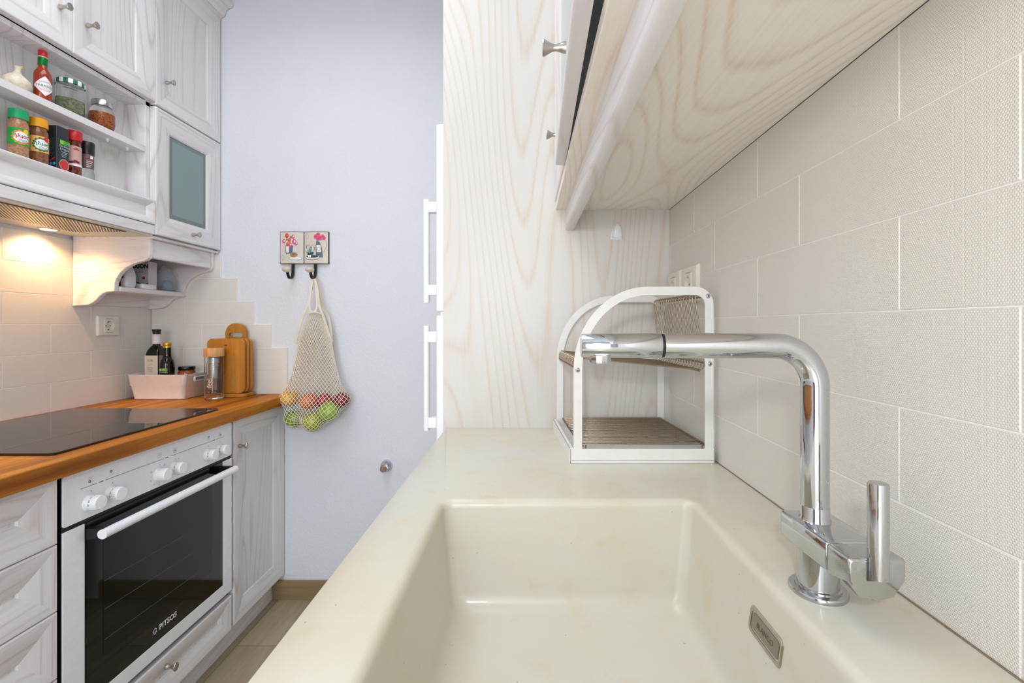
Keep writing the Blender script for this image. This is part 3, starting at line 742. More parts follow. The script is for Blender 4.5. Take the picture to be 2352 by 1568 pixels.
for k, (px, py, Y, r_) in FY.items():
    c = Vector(((px-VX)*Y/FPX, Y, CH+(VY-py)*Y/FPX)); SPH.append((c, r_)); m_, kind, lab = FM[k]
    t = thing(kind, lab, 'fruit', c, group=None)
    rot = Matrix.Rotation(R({'a': 35, 'b': 10, 'c': 20, 'd': -15, 'e': -25, 'f': 12, 'g': 60}[k]), 4, 'X') @ Matrix.Rotation(R(20 if k in 'ae' else -18), 4, 'Y')
    bm = bm_new(); prof = []
    for i in range(25):
        a = pi*i/24; rr = r_*(1-.10*math.exp(-((a)/.35)**2)*1.8-.08*math.exp(-((pi-a)/.3)**2)*1.6)
        rho = rr*sin(a)*(1+.03*cos(a)); prof.append((max(.0002, rho), rr*cos(a)*.94))
    lathe(bm, prof[::-1], (0, 0, 0), 'z', 40); bm.transform(rot)
    obj('skin', bm, m_, t, smooth=True, angle=80, local=True)
    bm = bm_new(); tube(bm, [(0, 0, r_*.72), (.001, 0, r_*.88), (.003, .001, r_*1.0)], [.0011, .001, .0014], 6); bm.transform(rot)
    obj('stem', bm, STEM, t, local=True)

t = thing('net_bag', 'cream cotton net bag full of fruit hanging from the right coat hook', 'bag', (-.904, 1.93, .745))
CU, CV, SB = 38, 27, 3
NU, NV = CU*SB, CV*SB+1
def X2(px, Y=1.915): return (px-VX)*Y/FPX
def Z2(py, Y=1.915): return CH+(VY-py)*Y/FPX
tabY = [716, 750, 787, 820, 850, 880, 905, 925, 960, 985, 1000]
tabL = [700, 690, 677, 668, 661, 651, 644, 640, 640, 640, 640]
tabR = [742, 752, 763, 772, 781, 792, 803, 812, 812, 800, 790]
pos = np.zeros((NV, NU, 3))
for j in range(NU):
    u = 2*pi*j/NU; side = abs(cos(u))
    ytop = 716+(790-716)*side**4 if cos(u) < 0 else 716+(784-716)*side**4
    for i in range(NV):
        v = i/(NV-1)
        if v < .72:
            y = ytop+(935-ytop)*(v/.72); sh = 1.0
        else:
            q = (v-.72)/.28; y = 935+75*sin(q*pi/2); sh = cos(q*pi/2)**.8*.97+.03
        L = np.interp(y, tabY, tabL); R_ = np.interp(y, tabY, tabR); cx, hw = (L+R_)/2, (R_-L)/2
        hd = np.interp(y, [716, 790, 850, 910, 1000], [.016, .022, .03, .052, .056])
        pos[i, j] = (X2(cx+hw*cos(u)*sh), 1.928+hd*sin(u)*sh*-1, Z2(y))
top = pos[0].copy()
cs = np.array([list(c) for c, _ in SPH]); rs = np.array([r for _, r in SPH])+.0022
for it in range(900):
    nb = (np.roll(pos, 1, 1)+np.roll(pos, -1, 1))
    up = np.vstack([pos[:1], pos[:-1]]); dn = np.vstack([pos[1:], pos[-1:]])
    wv = 1.0
    sm = (nb*0.5+up*wv+dn*wv)/(1.0+2*wv)
    lam = np.linspace(.3, .75, NV)[:, None, None]
    pos = pos*(1-lam)+sm*lam
    pos[0] = top
    pos[-1] = pos[-1]*.9+pos[-1].mean(0)*.1
    # keep upper sides on the silhouette
    for c, r_ in zip(cs, rs):
        d = pos-c; l = np.linalg.norm(d, axis=2, keepdims=True); hit = l < r_
        pos = np.where(hit, c+d/np.maximum(l, 1e-6)*r_, pos)
    pos[:, :, 1] = np.minimum(pos[:, :, 1], 1.984)
pos[:, :, 1] = np.minimum(pos[:, :, 1], 1.984)
bm = bm_new()
for j in range(0, NU, SB):
    for sgn in (1, -1):
        out = []
        for i in range(NV):
            p = Vector(pos[i, (j+sgn*i) % NU])
            if not out or (p-out[-1]).length > .0005: out.append(p)
        tube(bm, out, .00125, 5, caps=False)
obj('net', bm, COTTON, t, smooth=True, angle=180)
def strap(pts, w_=.009, name='handle_strap', th=.0012):
    P3 = bez([Vector(p) for p in pts], 6); bm = bm_new(); loops = []
    for i, p in enumerate(P3):
        tg = (P3[min(i+1, len(P3)-1)]-P3[max(i-1, 0)]).normalized(); s_ = tg.cross(Vector((0, 1, 0)))
        s_ = Vector((1, 0, 0)) if s_.length < .2 else s_.normalized(); n_ = s_.cross(tg).normalized()
        loops.append([p+s_*a*w_/2+n_*b*th for a, b in ((-1, -1), (1, -1), (1, 1), (-1, 1))])
    rings(bm, loops, True, True)
    return obj(name, bm, COTTON, t, smooth=True, angle=60)
def W3(px, py, Y): return ((px-VX)*Y/FPX, Y, CH+(VY-py)*Y/FPX)
strap([W3(722, 641, 1.95), W3(715, 665, 1.93), W3(707, 700, 1.918), W3(697, 722, 1.915), W3(688, 752, 1.918), W3(678, 787, 1.925)])
strap([W3(723, 640, 1.945), W3(729, 665, 1.925), W3(733, 700, 1.912), W3(741, 722, 1.91), W3(750, 750, 1.915), W3(761, 782, 1.925)])
strap([W3(719, 641, 1.945), W3(713, 675, 1.916), W3(711, 704, 1.906), W3(716, 716, 1.904), W3(724, 714, 1.905), W3(728, 702, 1.908), W3(727, 675, 1.918), W3(724, 641, 1.95)], .008)
strap([W3(726, 641, 1.955), W3(734, 670, 1.95), W3(742, 708, 1.95), W3(752, 722, 1.952), W3(759, 750, 1.945), W3(762, 783, 1.93)], .009)
strap([W3(699, 722, 1.915), W3(712, 718, 1.903), W3(728, 717, 1.902), W3(741, 722, 1.91)], .005, 'hem')

# ------------------------------------------------------------------ things on the oak worktop
ZW = .8805
t = thing('storage_basket', 'white plastic storage basket with a slot handle, holding bottles on the worktop', 'basket', (-1.455, 1.895, ZW))
def bk(inx, z, dy=0, th=0): return [(a, b, z) for a, b in rrect(-1.555-inx+th, -1.357+inx-th, 1.823-inx*.8+th, 1.962+inx*.7-th, .016, 5)]
bm = bm_new()
rings(bm, [bk(0, ZW+.0004, th=.004), bk(0, ZW+.004), bk(.0085, ZW+.055), bk(.011, ZW+.058), bk(.015, ZW+.098), bk(.0165, ZW+.0995), bk(.0155, ZW+.1005), bk(.0155, ZW+.0985, th=.003), bk(.008, ZW+.058, th=.003), bk(0, ZW+.005, th=.004)], True, True)
obj('tub', bm, P('white_blush_plastic', '#ece4e0', .38), t, smooth=True, angle=40)
bm = bm_new()
q0 = rrect(1.86, 1.925, ZW+.068, ZW+.090, .007, 4); q1 = rrect(1.866, 1.919, ZW+.073, ZW+.085, .005, 4)
rings(bm, [[(-1.3405, a, b) for a, b in q0], [(-1.337, a, b) for a, b in q0], [(-1.336, a, b) for a, b in q1], [(-1.3405, a, b) for a, b in q1]], False, False)
obj('handle_rim', bm, WPLAST, t, smooth=True)
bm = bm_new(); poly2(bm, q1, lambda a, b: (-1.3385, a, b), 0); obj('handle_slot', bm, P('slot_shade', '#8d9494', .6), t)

DG = P('dark_olive_glass', '#080502', .06, coat=0, var=0); PAPER = P('cream_paper_label', '#d8cdbb', .6); GREYP = P('grey_blue_label', '#8a8f94', .6); GOLD = P('gold_cap', '#c8992c', .28, .9)
GOLDI = P('gold_ink', '#c7a95c', .5); BROWNI = P('brown_ink', '#6a5c50', .6)
t = thing('oil_bottle', 'tall square dark glass oil bottle with a cream label in the white basket', 'bottle', (-1.5285, 1.9, ZW+.006))
cx, cy, z0 = -1.5225, 1.902, ZW+.006
def sq(h, r, z, rr): return [(cx+a*.82, cy+b*.82, z) for a, b in rrect(-h, h, -h, h, rr, 6)]
bm = bm_new()
rings(bm, [sq(.030, 0, z0, .006), sq(.033, 0, z0+.004, .008), sq(.033, 0, z0+.165, .008), sq(.0325, 0, z0+.175, .012), sq(.030, 0, z0+.187, .016), sq(.0245, 0, z0+.198, .018), sq(.0165, 0, z0+.206, .0155), sq(.0155, 0, z0+.212, .015), sq(.0155, 0, z0+.25, .015)], True, True)
obj('glass_body', bm, DG, t, smooth=True, angle=50)
bm = bm_new(); fb = lambda a, b: (cx+a*.82, cy-.0275, z0+b)
rect2(bm, -.0325, .0325, .08, .166, fb, 0)
f2 = lambda a, b: (cx+a*.82+.003, cy-.0277, z0+b)
rect2(bm, -.024, .024, .08, .166, lambda a, b: (cx+.0275, cy+a, z0+b), 1)
text_into(bm, 'ΛΑΔΙ', .013, lambda a, b: f2(a-.010, b+.146), 3) if False else text_into(bm, 'AGRI', .0135, lambda a, b: f2(a-.010, b+.1455), 3)
text_into(bm, 'SEED', .011, lambda a, b: f2(a-.010, b+.128), 2)
for k, s in enumerate(('ΕΞΑΙΡΕΤΙΚΟ', 'ΠΑΡΘΕΝΟ', 'ΕΛΑΙΟΛΑΔΟ')): text_into(bm, s, .0052, lambda a, b: f2(a-.010, b+.1155-.007*k), 3)
obj('label_sheet', bm, [PAPER, GREYP, GOLDI, BROWNI], t)
bm = bm_new(); lathe(bm, [(.0138, .213), (.014, .214), (.014, .246), (.0152, .247), (.0152, .251), (.0138, .252)], (cx, cy, z0), 'z', 28); obj('neck_label', bm, P('white_neck_label', '#e2dce0', .5), t, smooth=True)
bm = bm_new(); lathe(bm, [(.0136, .252), (.0134, .255), (.0138, .262), (.0152, .268), (.0155, .272), (.014, .2725)], (cx, cy, z0), 'z', 28); obj('stopper', bm, BLACK, t, smooth=True)

t = thing('vinegar_bottle', 'small round dark bottle with a gold cap in the white basket', 'bottle', (-1.4525, 1.868, ZW+.006))
cx2, cy2, z2 = -1.4525, 1.868, ZW+.006
bm = bm_new(); lathe(bm, [(.020, 0), (.0225, .003), (.024, .02), (.0248, .125), (.0244, .135), (.0215, .147), (.0165, .155), (.0142, .163), (.0136, .172), (.013, .200)], (cx2, cy2, z2), 'z', 36); obj('glass_body', bm, DG, t, smooth=True, angle=60)
bm = bm_new(); lathe(bm, [(.0138, .198), (.0148, .1985), (.0148, .206), (.0143, .207), (.0148, .208), (.0146, .2165), (.0132, .2185), (.001, .219)], (cx2, cy2, z2), 'z', 36); obj('screw_cap', bm, GOLD, t, smooth=True, angle=50)
def cyl(cx, cy, z, r, a0): return lambda a, b: (cx+r*sin(a/r+a0), cy-r*cos(a/r+a0), z+b)
bm = bm_new(); f = cyl(cx2, cy2, z2, .0250, 0); rect2(bm, -.017, .017, .105, .117, f, 0, 10); f_ = cyl(cx2, cy2, z2, .0252, 0); disc2(bm, -.0115, .111, .0042, .0042, f_, 1); text_into(bm, 'ΒΙΟ', .007, lambda a, b: f_(a+.004, b+.111), 1)
text_into(bm, 'ΒΑΛΣΑΜΙΚΟ', .0062, lambda a, b: f_(a, b+.100), 1)
obj('label_sheet', bm, [P('green_label', '#5f9e16', .5), P('pale_print', '#dfe8cf', .5)], t)

t = thing('sauce_jar', 'low glass jar of red-brown preserve with a black lid in the white basket', 'jar', (-1.405, 1.905, ZW+.006))
c3 = (-1.4075, 1.915, ZW+.006)
bm = bm_new(); lathe(bm, [(.026, 0), (.030, .004), (.0315, .03), (.0315, .085), (.0295, .098), (.027, .106)], c3, 'z', 36); obj('glass_body', bm, fruit_mat('red_brown_preserve', '#5a1c0c', '#a05a22', 60, .08), t, smooth=True, angle=60)
bm = bm_new(); lathe(bm, [(.0285, .1045), (.0298, .106), (.0298, .1165), (.028, .119), (.001, .1185)], c3, 'z', 36); obj('lid', bm, P('black_lid', '#0b0b0d', .25), t, smooth=True, angle=50)

t = thing('tea_bottle', 'clear double-walled glass tea bottle with a bamboo lid and steel infuser', 'bottle', (-1.2495, 1.849, ZW))
tb = (-1.2495, 1.849, ZW+.0005)
TK = .885
bm = bm_new(); lathe(bm, [(p_*TK, h_) for p_, h_ in [(.034, 0), (.0375, .002), (.038, .006), (.038, .165), (.0355, .1695), (.034, .1695), (.0365, .164), (.0365, .017), (.001, .015)]], tb, 'z', 40); obj('outer_glass', bm, GLASS, t, smooth=True, angle=50)
bm = bm_new(); lathe(bm, [(p_*TK, h_) for p_, h_ in [(.001, .0222), (.026, .022), (.0292, .026), (.0292, .14), (.024, .158), (.023, .1685), (.0222, .1685), (.0232, .157), (.0284, .139), (.0284, .027), (.001, .024)]], tb, 'z', 36, caps=False); obj('inner_glass', bm, GLASS, t, smooth=True, angle=50)
bm = bm_new(); lathe(bm, [(p_*TK, h_) for p_, h_ in [(.0345, .170), (.0395, .1702), (.040, .172), (.040, .202), (.0385, .204), (.001, .204)]], tb, 'z', 40); obj('bamboo_lid', bm, BAMBOO_L, t, smooth=True, angle=50)
bm = bm_new(); lathe(bm, [(p_*TK, h_) for p_, h_ in [(.0005, .083), (.0145, .083), (.0155, .085), (.0155, .128), (.0185, .130), (.0185, .134), (.0165, .136), (.0165, .142), (.0198, .144), (.0198, .165)]], tb, 'z', 32); obj('steel_infuser', bm, P('infuser_steel', '#d5d5d3', .3, .7), t, smooth=True, angle=30)
bm = bm_new(); rn = random.Random(5)
for k in range(60):
    a, q = rn.random()*6.28, rn.random()**.5*.021; p = Vector(tb)+Vector((q*cos(a), q*sin(a), .027+rn.random()*.012)); s_ = .0028
    vs = [bm.verts.new(p+Vector((rn.uniform(-s_, s_), rn.uniform(-s_, s_), rn.uniform(-s_, s_)))) for _ in range(4)]
    for f_ in ((0, 1, 2), (0, 2, 3), (0, 1, 3), (1, 2, 3)): bm.faces.new([vs[i] for i in f_])
obj('tea_leaves', bm, P('dark_tea', '#3a1c12', .8), t, kind='stuff')
bm = bm_new(); f = cyl(tb[0], tb[1], tb[2], .0341, .12)
text_into(bm, 'feel', .026, lambda a, b: f(-b, a+.067), 0, bold=.0002); obj('lettering', bm, P('white_print', '#d2c4b8', .5), t)

t = thing('cutting_board_stand', 'bamboo stand with an upright D-shaped handle behind the cutting boards', 'board stand', (-1.225, 1.92, ZW))
bm = bm_new(); lo = rrect(-1.312, -1.150, 1.884, 1.972, .018, 5)
rings(bm, [[(a, b, ZW+.0003) for a, b in lo], [(a, b, ZW+.015) for a, b in lo]], True, True); obj('base', bm, BAMBOO, t, bevel=.003)
bm = bm_new()
def shp(z, k=1.0):
    return z
outer = [(-.044*1, .22), (-.044, .262)]+[(-.044*cos(R(a)), .262+.042*sin(R(a))) for a in range(10, 180, 10)]+[(.044, .262), (.044, .22), (.044, .015), (-.044, .015)]
inner = rrect(-.029, .029, .2445, .2645, .0098, 6)
bcx = -1.227
# handle plate with slot: build as a strip ring
no = 28
oo = []
import itertools
def resample(pl, n):
    P_ = [Vector((a, b)) for a, b in pl]; P_.append(P_[0]); L = [0]
    for p, q in zip(P_, P_[1:]): L.append(L[-1]+(q-p).length)
    out = []
    for k in range(n):
        s_ = L[-1]*k/n
        i = max(j for j in range(len(L)) if L[j] <= s_+1e-9); i = min(i, len(P_)-2)
        f_ = (s_-L[i])/max(1e-9, L[i+1]-L[i]); out.append(P_[i].lerp(P_[i+1], f_))
    return out
oh = [(-.044, .21), (-.044, .262)]+[(-.044*cos(R(a)), .262+.042*sin(R(a))) for a in range(10, 180, 10)]+[(.044, .262), (.044, .21)]
ho_ = resample(oh, 64); hi_ = resample(rrect(-.029, .029, .2445, .2645, .0098, 6), 64)
# match starting angle
def ang(p, c): return math.atan2(p.y-c[1], p.x-c[0])
ho_ = sorted(ho_, key=lambda p: ang(p, (0, .2545))); hi_ = sorted(hi_, key=lambda p: ang(p, (0, .2545)))
ya_, yb_ = 1.950, 1.962
rings(bm, [[(bcx+p.x, ya_, ZW+p.y) for p in hi_], [(bcx+p.x, ya_, ZW+p.y) for p in ho_], [(bcx+p.x, yb_, ZW+p.y) for p in ho_], [(bcx+p.x, yb_, ZW+p.y) for p in hi_], [(bcx+p.x, ya_, ZW+p.y) for p in hi_]], False, False)
box(bm, bcx-.044, bcx+.044, ya_, yb_, ZW+.0155, ZW+.21)
obj('handle_plate', bm, BAMBOO, t)
labs = ['front bamboo cutting board with rounded corners in the stand', 'middle bamboo cutting board in the stand, showing only its right edge', 'rear bamboo cutting board in the stand, showing only its right edge']
for k, yy in enumerate((1.888, 1.908, 1.928)):
    bm = bm_new(); lo = rrect(-1.3065+.0035*k, -1.1535+.0035*k, ZW+.0165, ZW+.240, .021, 7)
    rings(bm, [[(a, yy, b) for a, b in lo], [(a, yy+.011, b) for a, b in lo]], True, True)
    o = obj('cutting_board', bm, BAMBOO, bevel=.0025, seg=3, label=labs[k], cat='cutting board', group='bamboo boards in the stand')
    if k == 0:
        bm = bm_new(); ff = lambda a, b: (-1.2285+a, yy-.0003, ZW+.213+b)
        disc2(bm, 0, 0, .0065, .0035, ff, 0); text_into(bm, 'home', .03, lambda a, b: (-1.195-b, yy-.0003, ZW+.06+a), 1)
        obj('branded_mark', bm, [P('burnt_mark', '#6b3a10', .6), P('faint_burn', '#b98440', .6)], o)

# ------------------------------------------------------------------ spice shelves
def jar(name, label, cat, X, Y, z, prof, mat, lid, lidm, n=36, group=None):
    t = thing(name, label, cat, (X, Y, z), group=group)
    bm = bm_new(); lathe(bm, prof, (X, Y, z), 'z', n); b = obj('glass_body', bm, mat, t, smooth=True, angle=50)
    bm = bm_new(); lathe(bm, lid, (X, Y, z), 'z', n); l = obj('lid', bm, lidm, t, smooth=True, angle=50)
    return t
def cylx(cx, cy, z, r, a0=0):   # label facing +X, turned towards the camera by a0 ; a runs towards +Y
    return lambda a, b: (cx+r*cos(a/r+a0), cy+r*sin(a/r+a0), z+b)
ZS, ZT = 1.6125, 1.8025
G1 = 'spice jars on the lower niche shelf'; G2 = 'things on the upper niche shelf'
POW = lambda n, a, b: fruit_mat(n, a, b, 200, .12)
sp = [(.0195, 0), (.0205, .003), (.0205, .038), (.0198, .042), (.0202, .044), (.0202, .088), (.0198, .090), (.0205, .094), (.0198, .102), (.0165, .112), (.0165, .117)]
lidp = [(.0195, .115), (.0198, .116), (.0198, .1385), (.0185, .1395), (.001, .1395)]
GA = R(-38)
WP = P('label_white', '#f0eeee', .5); 
for nm, lab, Y, pm, lc, lm, rng, tc in (('spice_jar', 'spice jar with green lid and green label, first on the lower niche shelf', 1.243, POW('cinnamon_powder', '#9a6a4a', '#b98a68'), '#12a566', '#0b9a3c', '#e08a1e', '#a5231f'),
                            ('spice_jar', 'spice jar with yellow-orange lid and orange label on the lower niche shelf', 1.2945, POW('nutmeg_powder', '#6e3f22', '#8c5a3a'), '#f0a312', '#f0b062', '#177a3a', '#12743a')):
    t = jar(nm, lab, 'jar', -1.367, Y, ZS, sp, pm, lidp, P('lid_'+lc[1:], lc, .35, var=0), group=G1)
    X = -1.367
    bm = bm_new(); f = cylx(X, Y, ZS, .0207, GA); rect2(bm, -.035, .035, .044, .088, f, 0, 24)
    f1 = cylx(X, Y, ZS, .0208, GA+.25)
    for k in range(14):
        a = 2*pi*k/14; disc2(bm, .0175*cos(a), .065+.0165*sin(a), .0042, .0032, f1, 1, 8, a)
    f2_ = cylx(X, Y, ZS, .02095, GA+.25); disc2(bm, 0, .065, .0165, .0145, f2_, 2, 28)
    f3 = cylx(X, Y, ZS, .0211, GA+.25); text_into(bm, 'ήλιος', .0125, lambda a, b: f3(a, b+.067), 3, bold=.0003)
    for k in range(3): rect2(bm, -.007, .011, .0575-.003*k, .0585-.003*k, f3, 4, 4)
    if 'green' in lab: disc2(bm, .009, .082, .006, .006, f3, 5, 16)
    else: disc2(bm, .010, .082, .006, .0075, f3, 6, 16)
    obj('label_sheet', bm, [P('label_'+lm[1:], lm, .45), P('flower_'+rng[1:], rng, .45), WP, P('lettering_'+tc[1:], tc, .5), GINK, P('label_yellow', '#e8cf2a', .5), P('label_red', '#d8202a', .5)], t)
# black box tin
t = thing('spice_tin', 'square black spice tin with a bright green tag, between the orange and red lidded jars', 'tin', (-1.367, 1.345, ZS), group=G1)
def sqz(cx, cy, h, z, r=.004, hx=None): return [(cx+a, cy+b, z) for a, b in rrect(-(hx or h), (hx or h), -h, h, r, 3)]
bm = bm_new(); rings(bm, [sqz(-1.367, 1.345, .0185, ZS), sqz(-1.367, 1.345, .0185, ZS+.105)], True, True); obj('tin_body', bm, P('dark_teal_card', '#1d2c2f', .45), t)
bm = bm_new(); rings(bm, [sqz(-1.367, 1.345, .0187, ZS+.1055), sqz(-1.367, 1.345, .0187, ZS+.136), sqz(-1.367, 1.345, .0172, ZS+.138)], True, True); obj('lid', bm, P('charcoal_lid', '#23262c', .4), t)
bm = bm_new(); f = lambda a, b: (-1.367+.0187, 1.345+a, ZS+b); g = lambda a, b: (-1.367+.0189, 1.345+a, ZS+b)
rect2(bm, -.009, .0185, .088, .100, f, 0); rect2(bm, .001, .016, .094, .0985, g, 1); rect2(bm, .001, .0165, .089, .0925, g, 4)
text_into(bm, 'ΠΑΠΡΙΚΑ', .0072, lambda a, b: f(a+.004, b+.082), 2, bold=.0001); text_into(bm, 'ΓΛΥΚΙΑ', .0078, lambda a, b: f(a+.004, b+.0735), 2, bold=.0001)
for k in range(4): rect2(bm, -.006+.003*(k % 2), .013-.002*k, .066-.0045*k, .0672-.0045*k, f, 2)
disc2(bm, .003, .030, .0145, .0165, f, 5, 24); disc2(bm, .003, .030, .0125, .0145, g, 3, 24)
f6 = lambda a, b: (-1.367+a, 1.345-.0187, ZS+b)
for k in range(12): rect2(bm, -.014, .010-.002*(k % 3), .099-.0045*k, .1-.0045*k, f6, 4)
poly2(bm, [(-.004, .036), (.012, .047), (.014, .044), (.0, .034)], f6, 3)
for a, m_ in ((-.008, 0), (.002, 6), (.011, 6)): disc2(bm, a, .028, .004, .004, f6, m_, 12)
obj('label_sheet', bm, [P('lime_tag', '#7ad028', .5), P('green_tag', '#2f9a34', .5), P('pale_grey_print', '#c9ced0', .5), P('paprika_red', '#d03038', .5), P('teal_print', '#5b7a76', .5), P('bowl_rim', '#c9a08a', .5), P('blue_tag', '#4aa8d8', .5)], t)
# red lid
t = jar('spice_jar', 'spice jar with a red lid and dusty pink label on the lower niche shelf', 'jar', -1.367, 1.3945, ZS, [(.018, 0), (.0185, .003), (.0185, .105), (.017, .112), (.017, .12)], fruit_mat('dried_chilli_fill', '#3a0c0c', '#8c3a22', 120, .08), [(.0192, .117), (.0195, .118), (.0195, .145), (.018, .1465), (.001, .1465)], P('red_lid', '#c4161e', .35, var=0), group=G1)
bm = bm_new(); f = cylx(-1.367, 1.3945, ZS, .0187, GA); g = cylx(-1.367, 1.3945, ZS, .0189, GA+.2)
rect2(bm, -.03, .03, .042, .100, f, 0, 24); rect2(bm, -.03, .03, .040, .046, g, 1, 24); disc2(bm, 0, .090, .008, .0026, g, 2); disc2(bm, 0, .094, .004, .002, g, 3)
for a, b, r_ in ((-.008, .051, .006), (-.002, .054, .006), (.004, .052, .005), (-.013, .050, .005)): disc2(bm, a, b, r_, r_*.7, g, 4, 7)
obj('label_sheet', bm, [P('pink_label', '#c99f98', .5), WP, P('red_print', '#c8262c', .5), P('green_print', '#3f8f4a', .5), P('chilli_print', '#6a1a14', .5)], t)
t = jar('spice_jar', 'small grinder jar with a black cap and brown label, last on the lower niche shelf', 'jar', -1.367, 1.438, ZS, [(.0165, 0), (.0175, .004), (.0175, .034), (.0155, .042), (.0155, .085), (.0155, .095)], GLASS, [(.0168, .092), (.0172, .093), (.0178, .128), (.0165, .131), (.001, .131)], P('black_cap', '#17181c', .35), group=G1)
bm = bm_new(); f = cylx(-1.367, 1.438, ZS, .0157, GA); g = cylx(-1.367, 1.438, ZS, .0159, GA+.25); rect2(bm, -.024, .024, .047, .092, f, 0, 20); rect2(bm, .001, .009, .079, .088, g, 1, 3); rect2(bm, -.001, .009, .074, .079, g, 2, 3)
for k in range(4): rect2(bm, -.008, .008-.002*k, .069-.0055*k, .0705-.0055*k, g, 1, 4)
obj('label_sheet', bm, [P('brown_label', '#6f5750', .5), WP, P('red_print2', '#b8323a', .5)], t)
bm = bm_new(); lathe(bm, [(.0150, .003), (.0160, .006), (.0160, .013), (.001, .014)], (-1.367, 1.438, ZS), 'z', 24); obj('peppercorns', bm, fruit_mat('peppercorn_fill', '#1c1a16', '#6a6454', 260, .6), t)

# upper shelf
t = thing('garlic_bulb', 'whole cream garlic bulb on the upper niche shelf', 'garlic', (-1.367, 1.239, ZT), group=G2)
bm = bm_new(); loops = []
for r_, h in ((.004, 0), (.016, .001), (.026, .010), (.0285, .020), (.026, .030), (.018, .039), (.010, .046), (.0065, .053), (.006, .062), (.008, .067)):
    loops.append([(-1.367+r_*(1+.07*(abs(cos(3.5*a))-.5)*(h < .045))*cos(a), 1.239+r_*(1+.07*(abs(cos(3.5*a))-.5)*(h < .045))*sin(a)+.15*max(0, h-.04), ZT+h) for a in [2*pi*i/42 for i in range(42)]])
rings(bm, loops, True, True); obj('bulb', bm, fruit_mat('garlic_skin', '#d9cbb0', '#ece2cf', 90, .6), t, smooth=True, angle=80)
bm = bm_new(); tube(bm, [(-1.367, 1.2425, ZT+.058), (-1.365, 1.2435, ZT+.066), (-1.36, 1.2475, ZT+.068)], [.005, .005, .003], 8); obj('dry_stalk', bm, P('garlic_stalk', '#d8bd84', .8), t)
t = jar('hot_sauce_bottle', 'slim red hot sauce bottle with a green neck band and red cap', 'bottle', -1.354, 1.293, ZT, [(.0175, 0), (.0187, .003), (.0187, .068), (.0175, .077), (.0125, .086), (.0095, .092), (.009, .120)], fruit_mat('orange_red_sauce', '#8c2c0c', '#a03a14', 10, .06), [(.0088, .124), (.0095, .1245), (.0095, .1385), (.0088, .1395), (.001, .1395)], P('red_cap', '#c8142a', .35, var=0), 32, group=G2)
bm = bm_new(); lathe(bm, [(.0097, .098), (.0099, .099), (.0099, .118), (.0097, .119)], (-1.354, 1.293, ZT), 'z', 28, caps=False); obj('neck_foil', bm, P('green_foil', '#0c7a3c', .3, .5), t, smooth=True)
bm = bm_new(); lathe(bm, [(.0105, .119), (.0108, .120), (.0105, .1215), (.009, .1235)], (-1.354, 1.293, ZT), 'z', 28); obj('neck_ring', bm, P('straw_seal', '#c9b490', .4), t, smooth=True)
bm = bm_new(); a0_ = R(-28); f = cylx(-1.354, 1.293, ZT, .0189, a0_); g = cylx(-1.354, 1.293, ZT, .0191, a0_)
def dia(s, fn, mi, n=8):
    pts = [(-s, 0), (0, s*1.05), (s, 0), (0, -s*1.05)]
    for k in range(n):
        for sg in (0, 1):
            pass
    # strips so that the diamond follows the glass
    for k in range(2*n):
        u0, u1 = -s+s*k/n, -s+s*(k+1)/n; h0, h1 = (s-abs(u0))*1.05, (s-abs(u1))*1.05
        q = [(u0, .037-h0), (u1, .037-h1), (u1, .037+h1), (u0, .037+h0)]
        if h0 < 1e-6: q = [q[0], q[1], q[2]]
        if h1 < 1e-6: q = [q[0], q[1], q[3]]
        poly2(bm, q, fn, mi)
dia(.0275, cylx(-1.354, 1.293, ZT, .01885, a0_), 1); dia(.0262, f, 0)
text_into(bm, 'TABASCO', .0092, lambda a, b: g(a, b+.037), 2, bold=.0001)
ring2(bm, 0, .037, .0135, .014, lambda a, b: g(a, b) if abs(b-.037) > .005 else g(a, b), 3, 36)
text_into(bm, 'McILHENNY CO.', .0036, lambda a, b: g(a, b+.0475), 2); text_into(bm, 'PEPPER SAUCE', .0036, lambda a, b: g(a, b+.0265), 3)
text_into(bm, 'BRAND', .003, lambda a, b: g(a, b+.0305), 3)
obj('label_sheet', bm, [P('diamond_white', '#efe9ea', .5), P('diamond_edge', '#8a2a4a', .5), P('label_green_ink', '#1f7a4c', .5), P('label_red_ink', '#d0506a', .5)], t)
t = thing('herb_jar', 'wide faceted glass jar of dried herbs with a green and white checked lid', 'jar', (-1.366, 1.384, ZT), group=G2)
hc = (-1.366, 1.384, ZT)
def hexr(r, h, ph=0): return [(hc[0]+r*cos(2*pi*i/6+ph)*.92, hc[1]+r*sin(2*pi*i/6+ph)*1.08, ZT+h) for i in range(6)]
bm = bm_new(); rings(bm, [hexr(.033, 0, .3), hexr(.0365, .004, .3), hexr(.0365, .072, .3), hexr(.033, .082, .3), hexr(.030, .088, .3)], True, True); obj('glass_body', bm, GLASS, t, bevel=.0015)
bm = bm_new(); rings(bm, [hexr(.032, .003, .3), hexr(.035, .006, .3), hexr(.035, .040, .3), hexr(.033, .044, .3)], True, True); obj('dried_herbs', bm, fruit_mat('dried_oregano', '#5c6448', '#9aa080', 150, .9), t, kind='stuff')
bm = bm_new(); lathe(bm, [(.030, .086), (.0335, .087), (.0338, .098), (.032, .1005), (.001, .101)], hc, 'z', 40)
bm.faces.ensure_lookup_table()
for f_ in bm.faces:
    c_ = f_.calc_center_median(); a = math.atan2(c_.y-hc[1], c_.x-hc[0]); f_.material_index = int((a+pi)/(2*pi)*20) % 2
obj('lid', bm, [P('check_green', '#0c6a4a', .4), P('check_white', '#e6ece8', .4)], t, smooth=True, angle=50)
t = thing('chilli_jar', 'round glass jar of chilli flakes with a silver lid on the upper niche shelf', 'jar', (-1.366, 1.487, ZT), group=G2)
cc = (-1.366, 1.487, ZT)
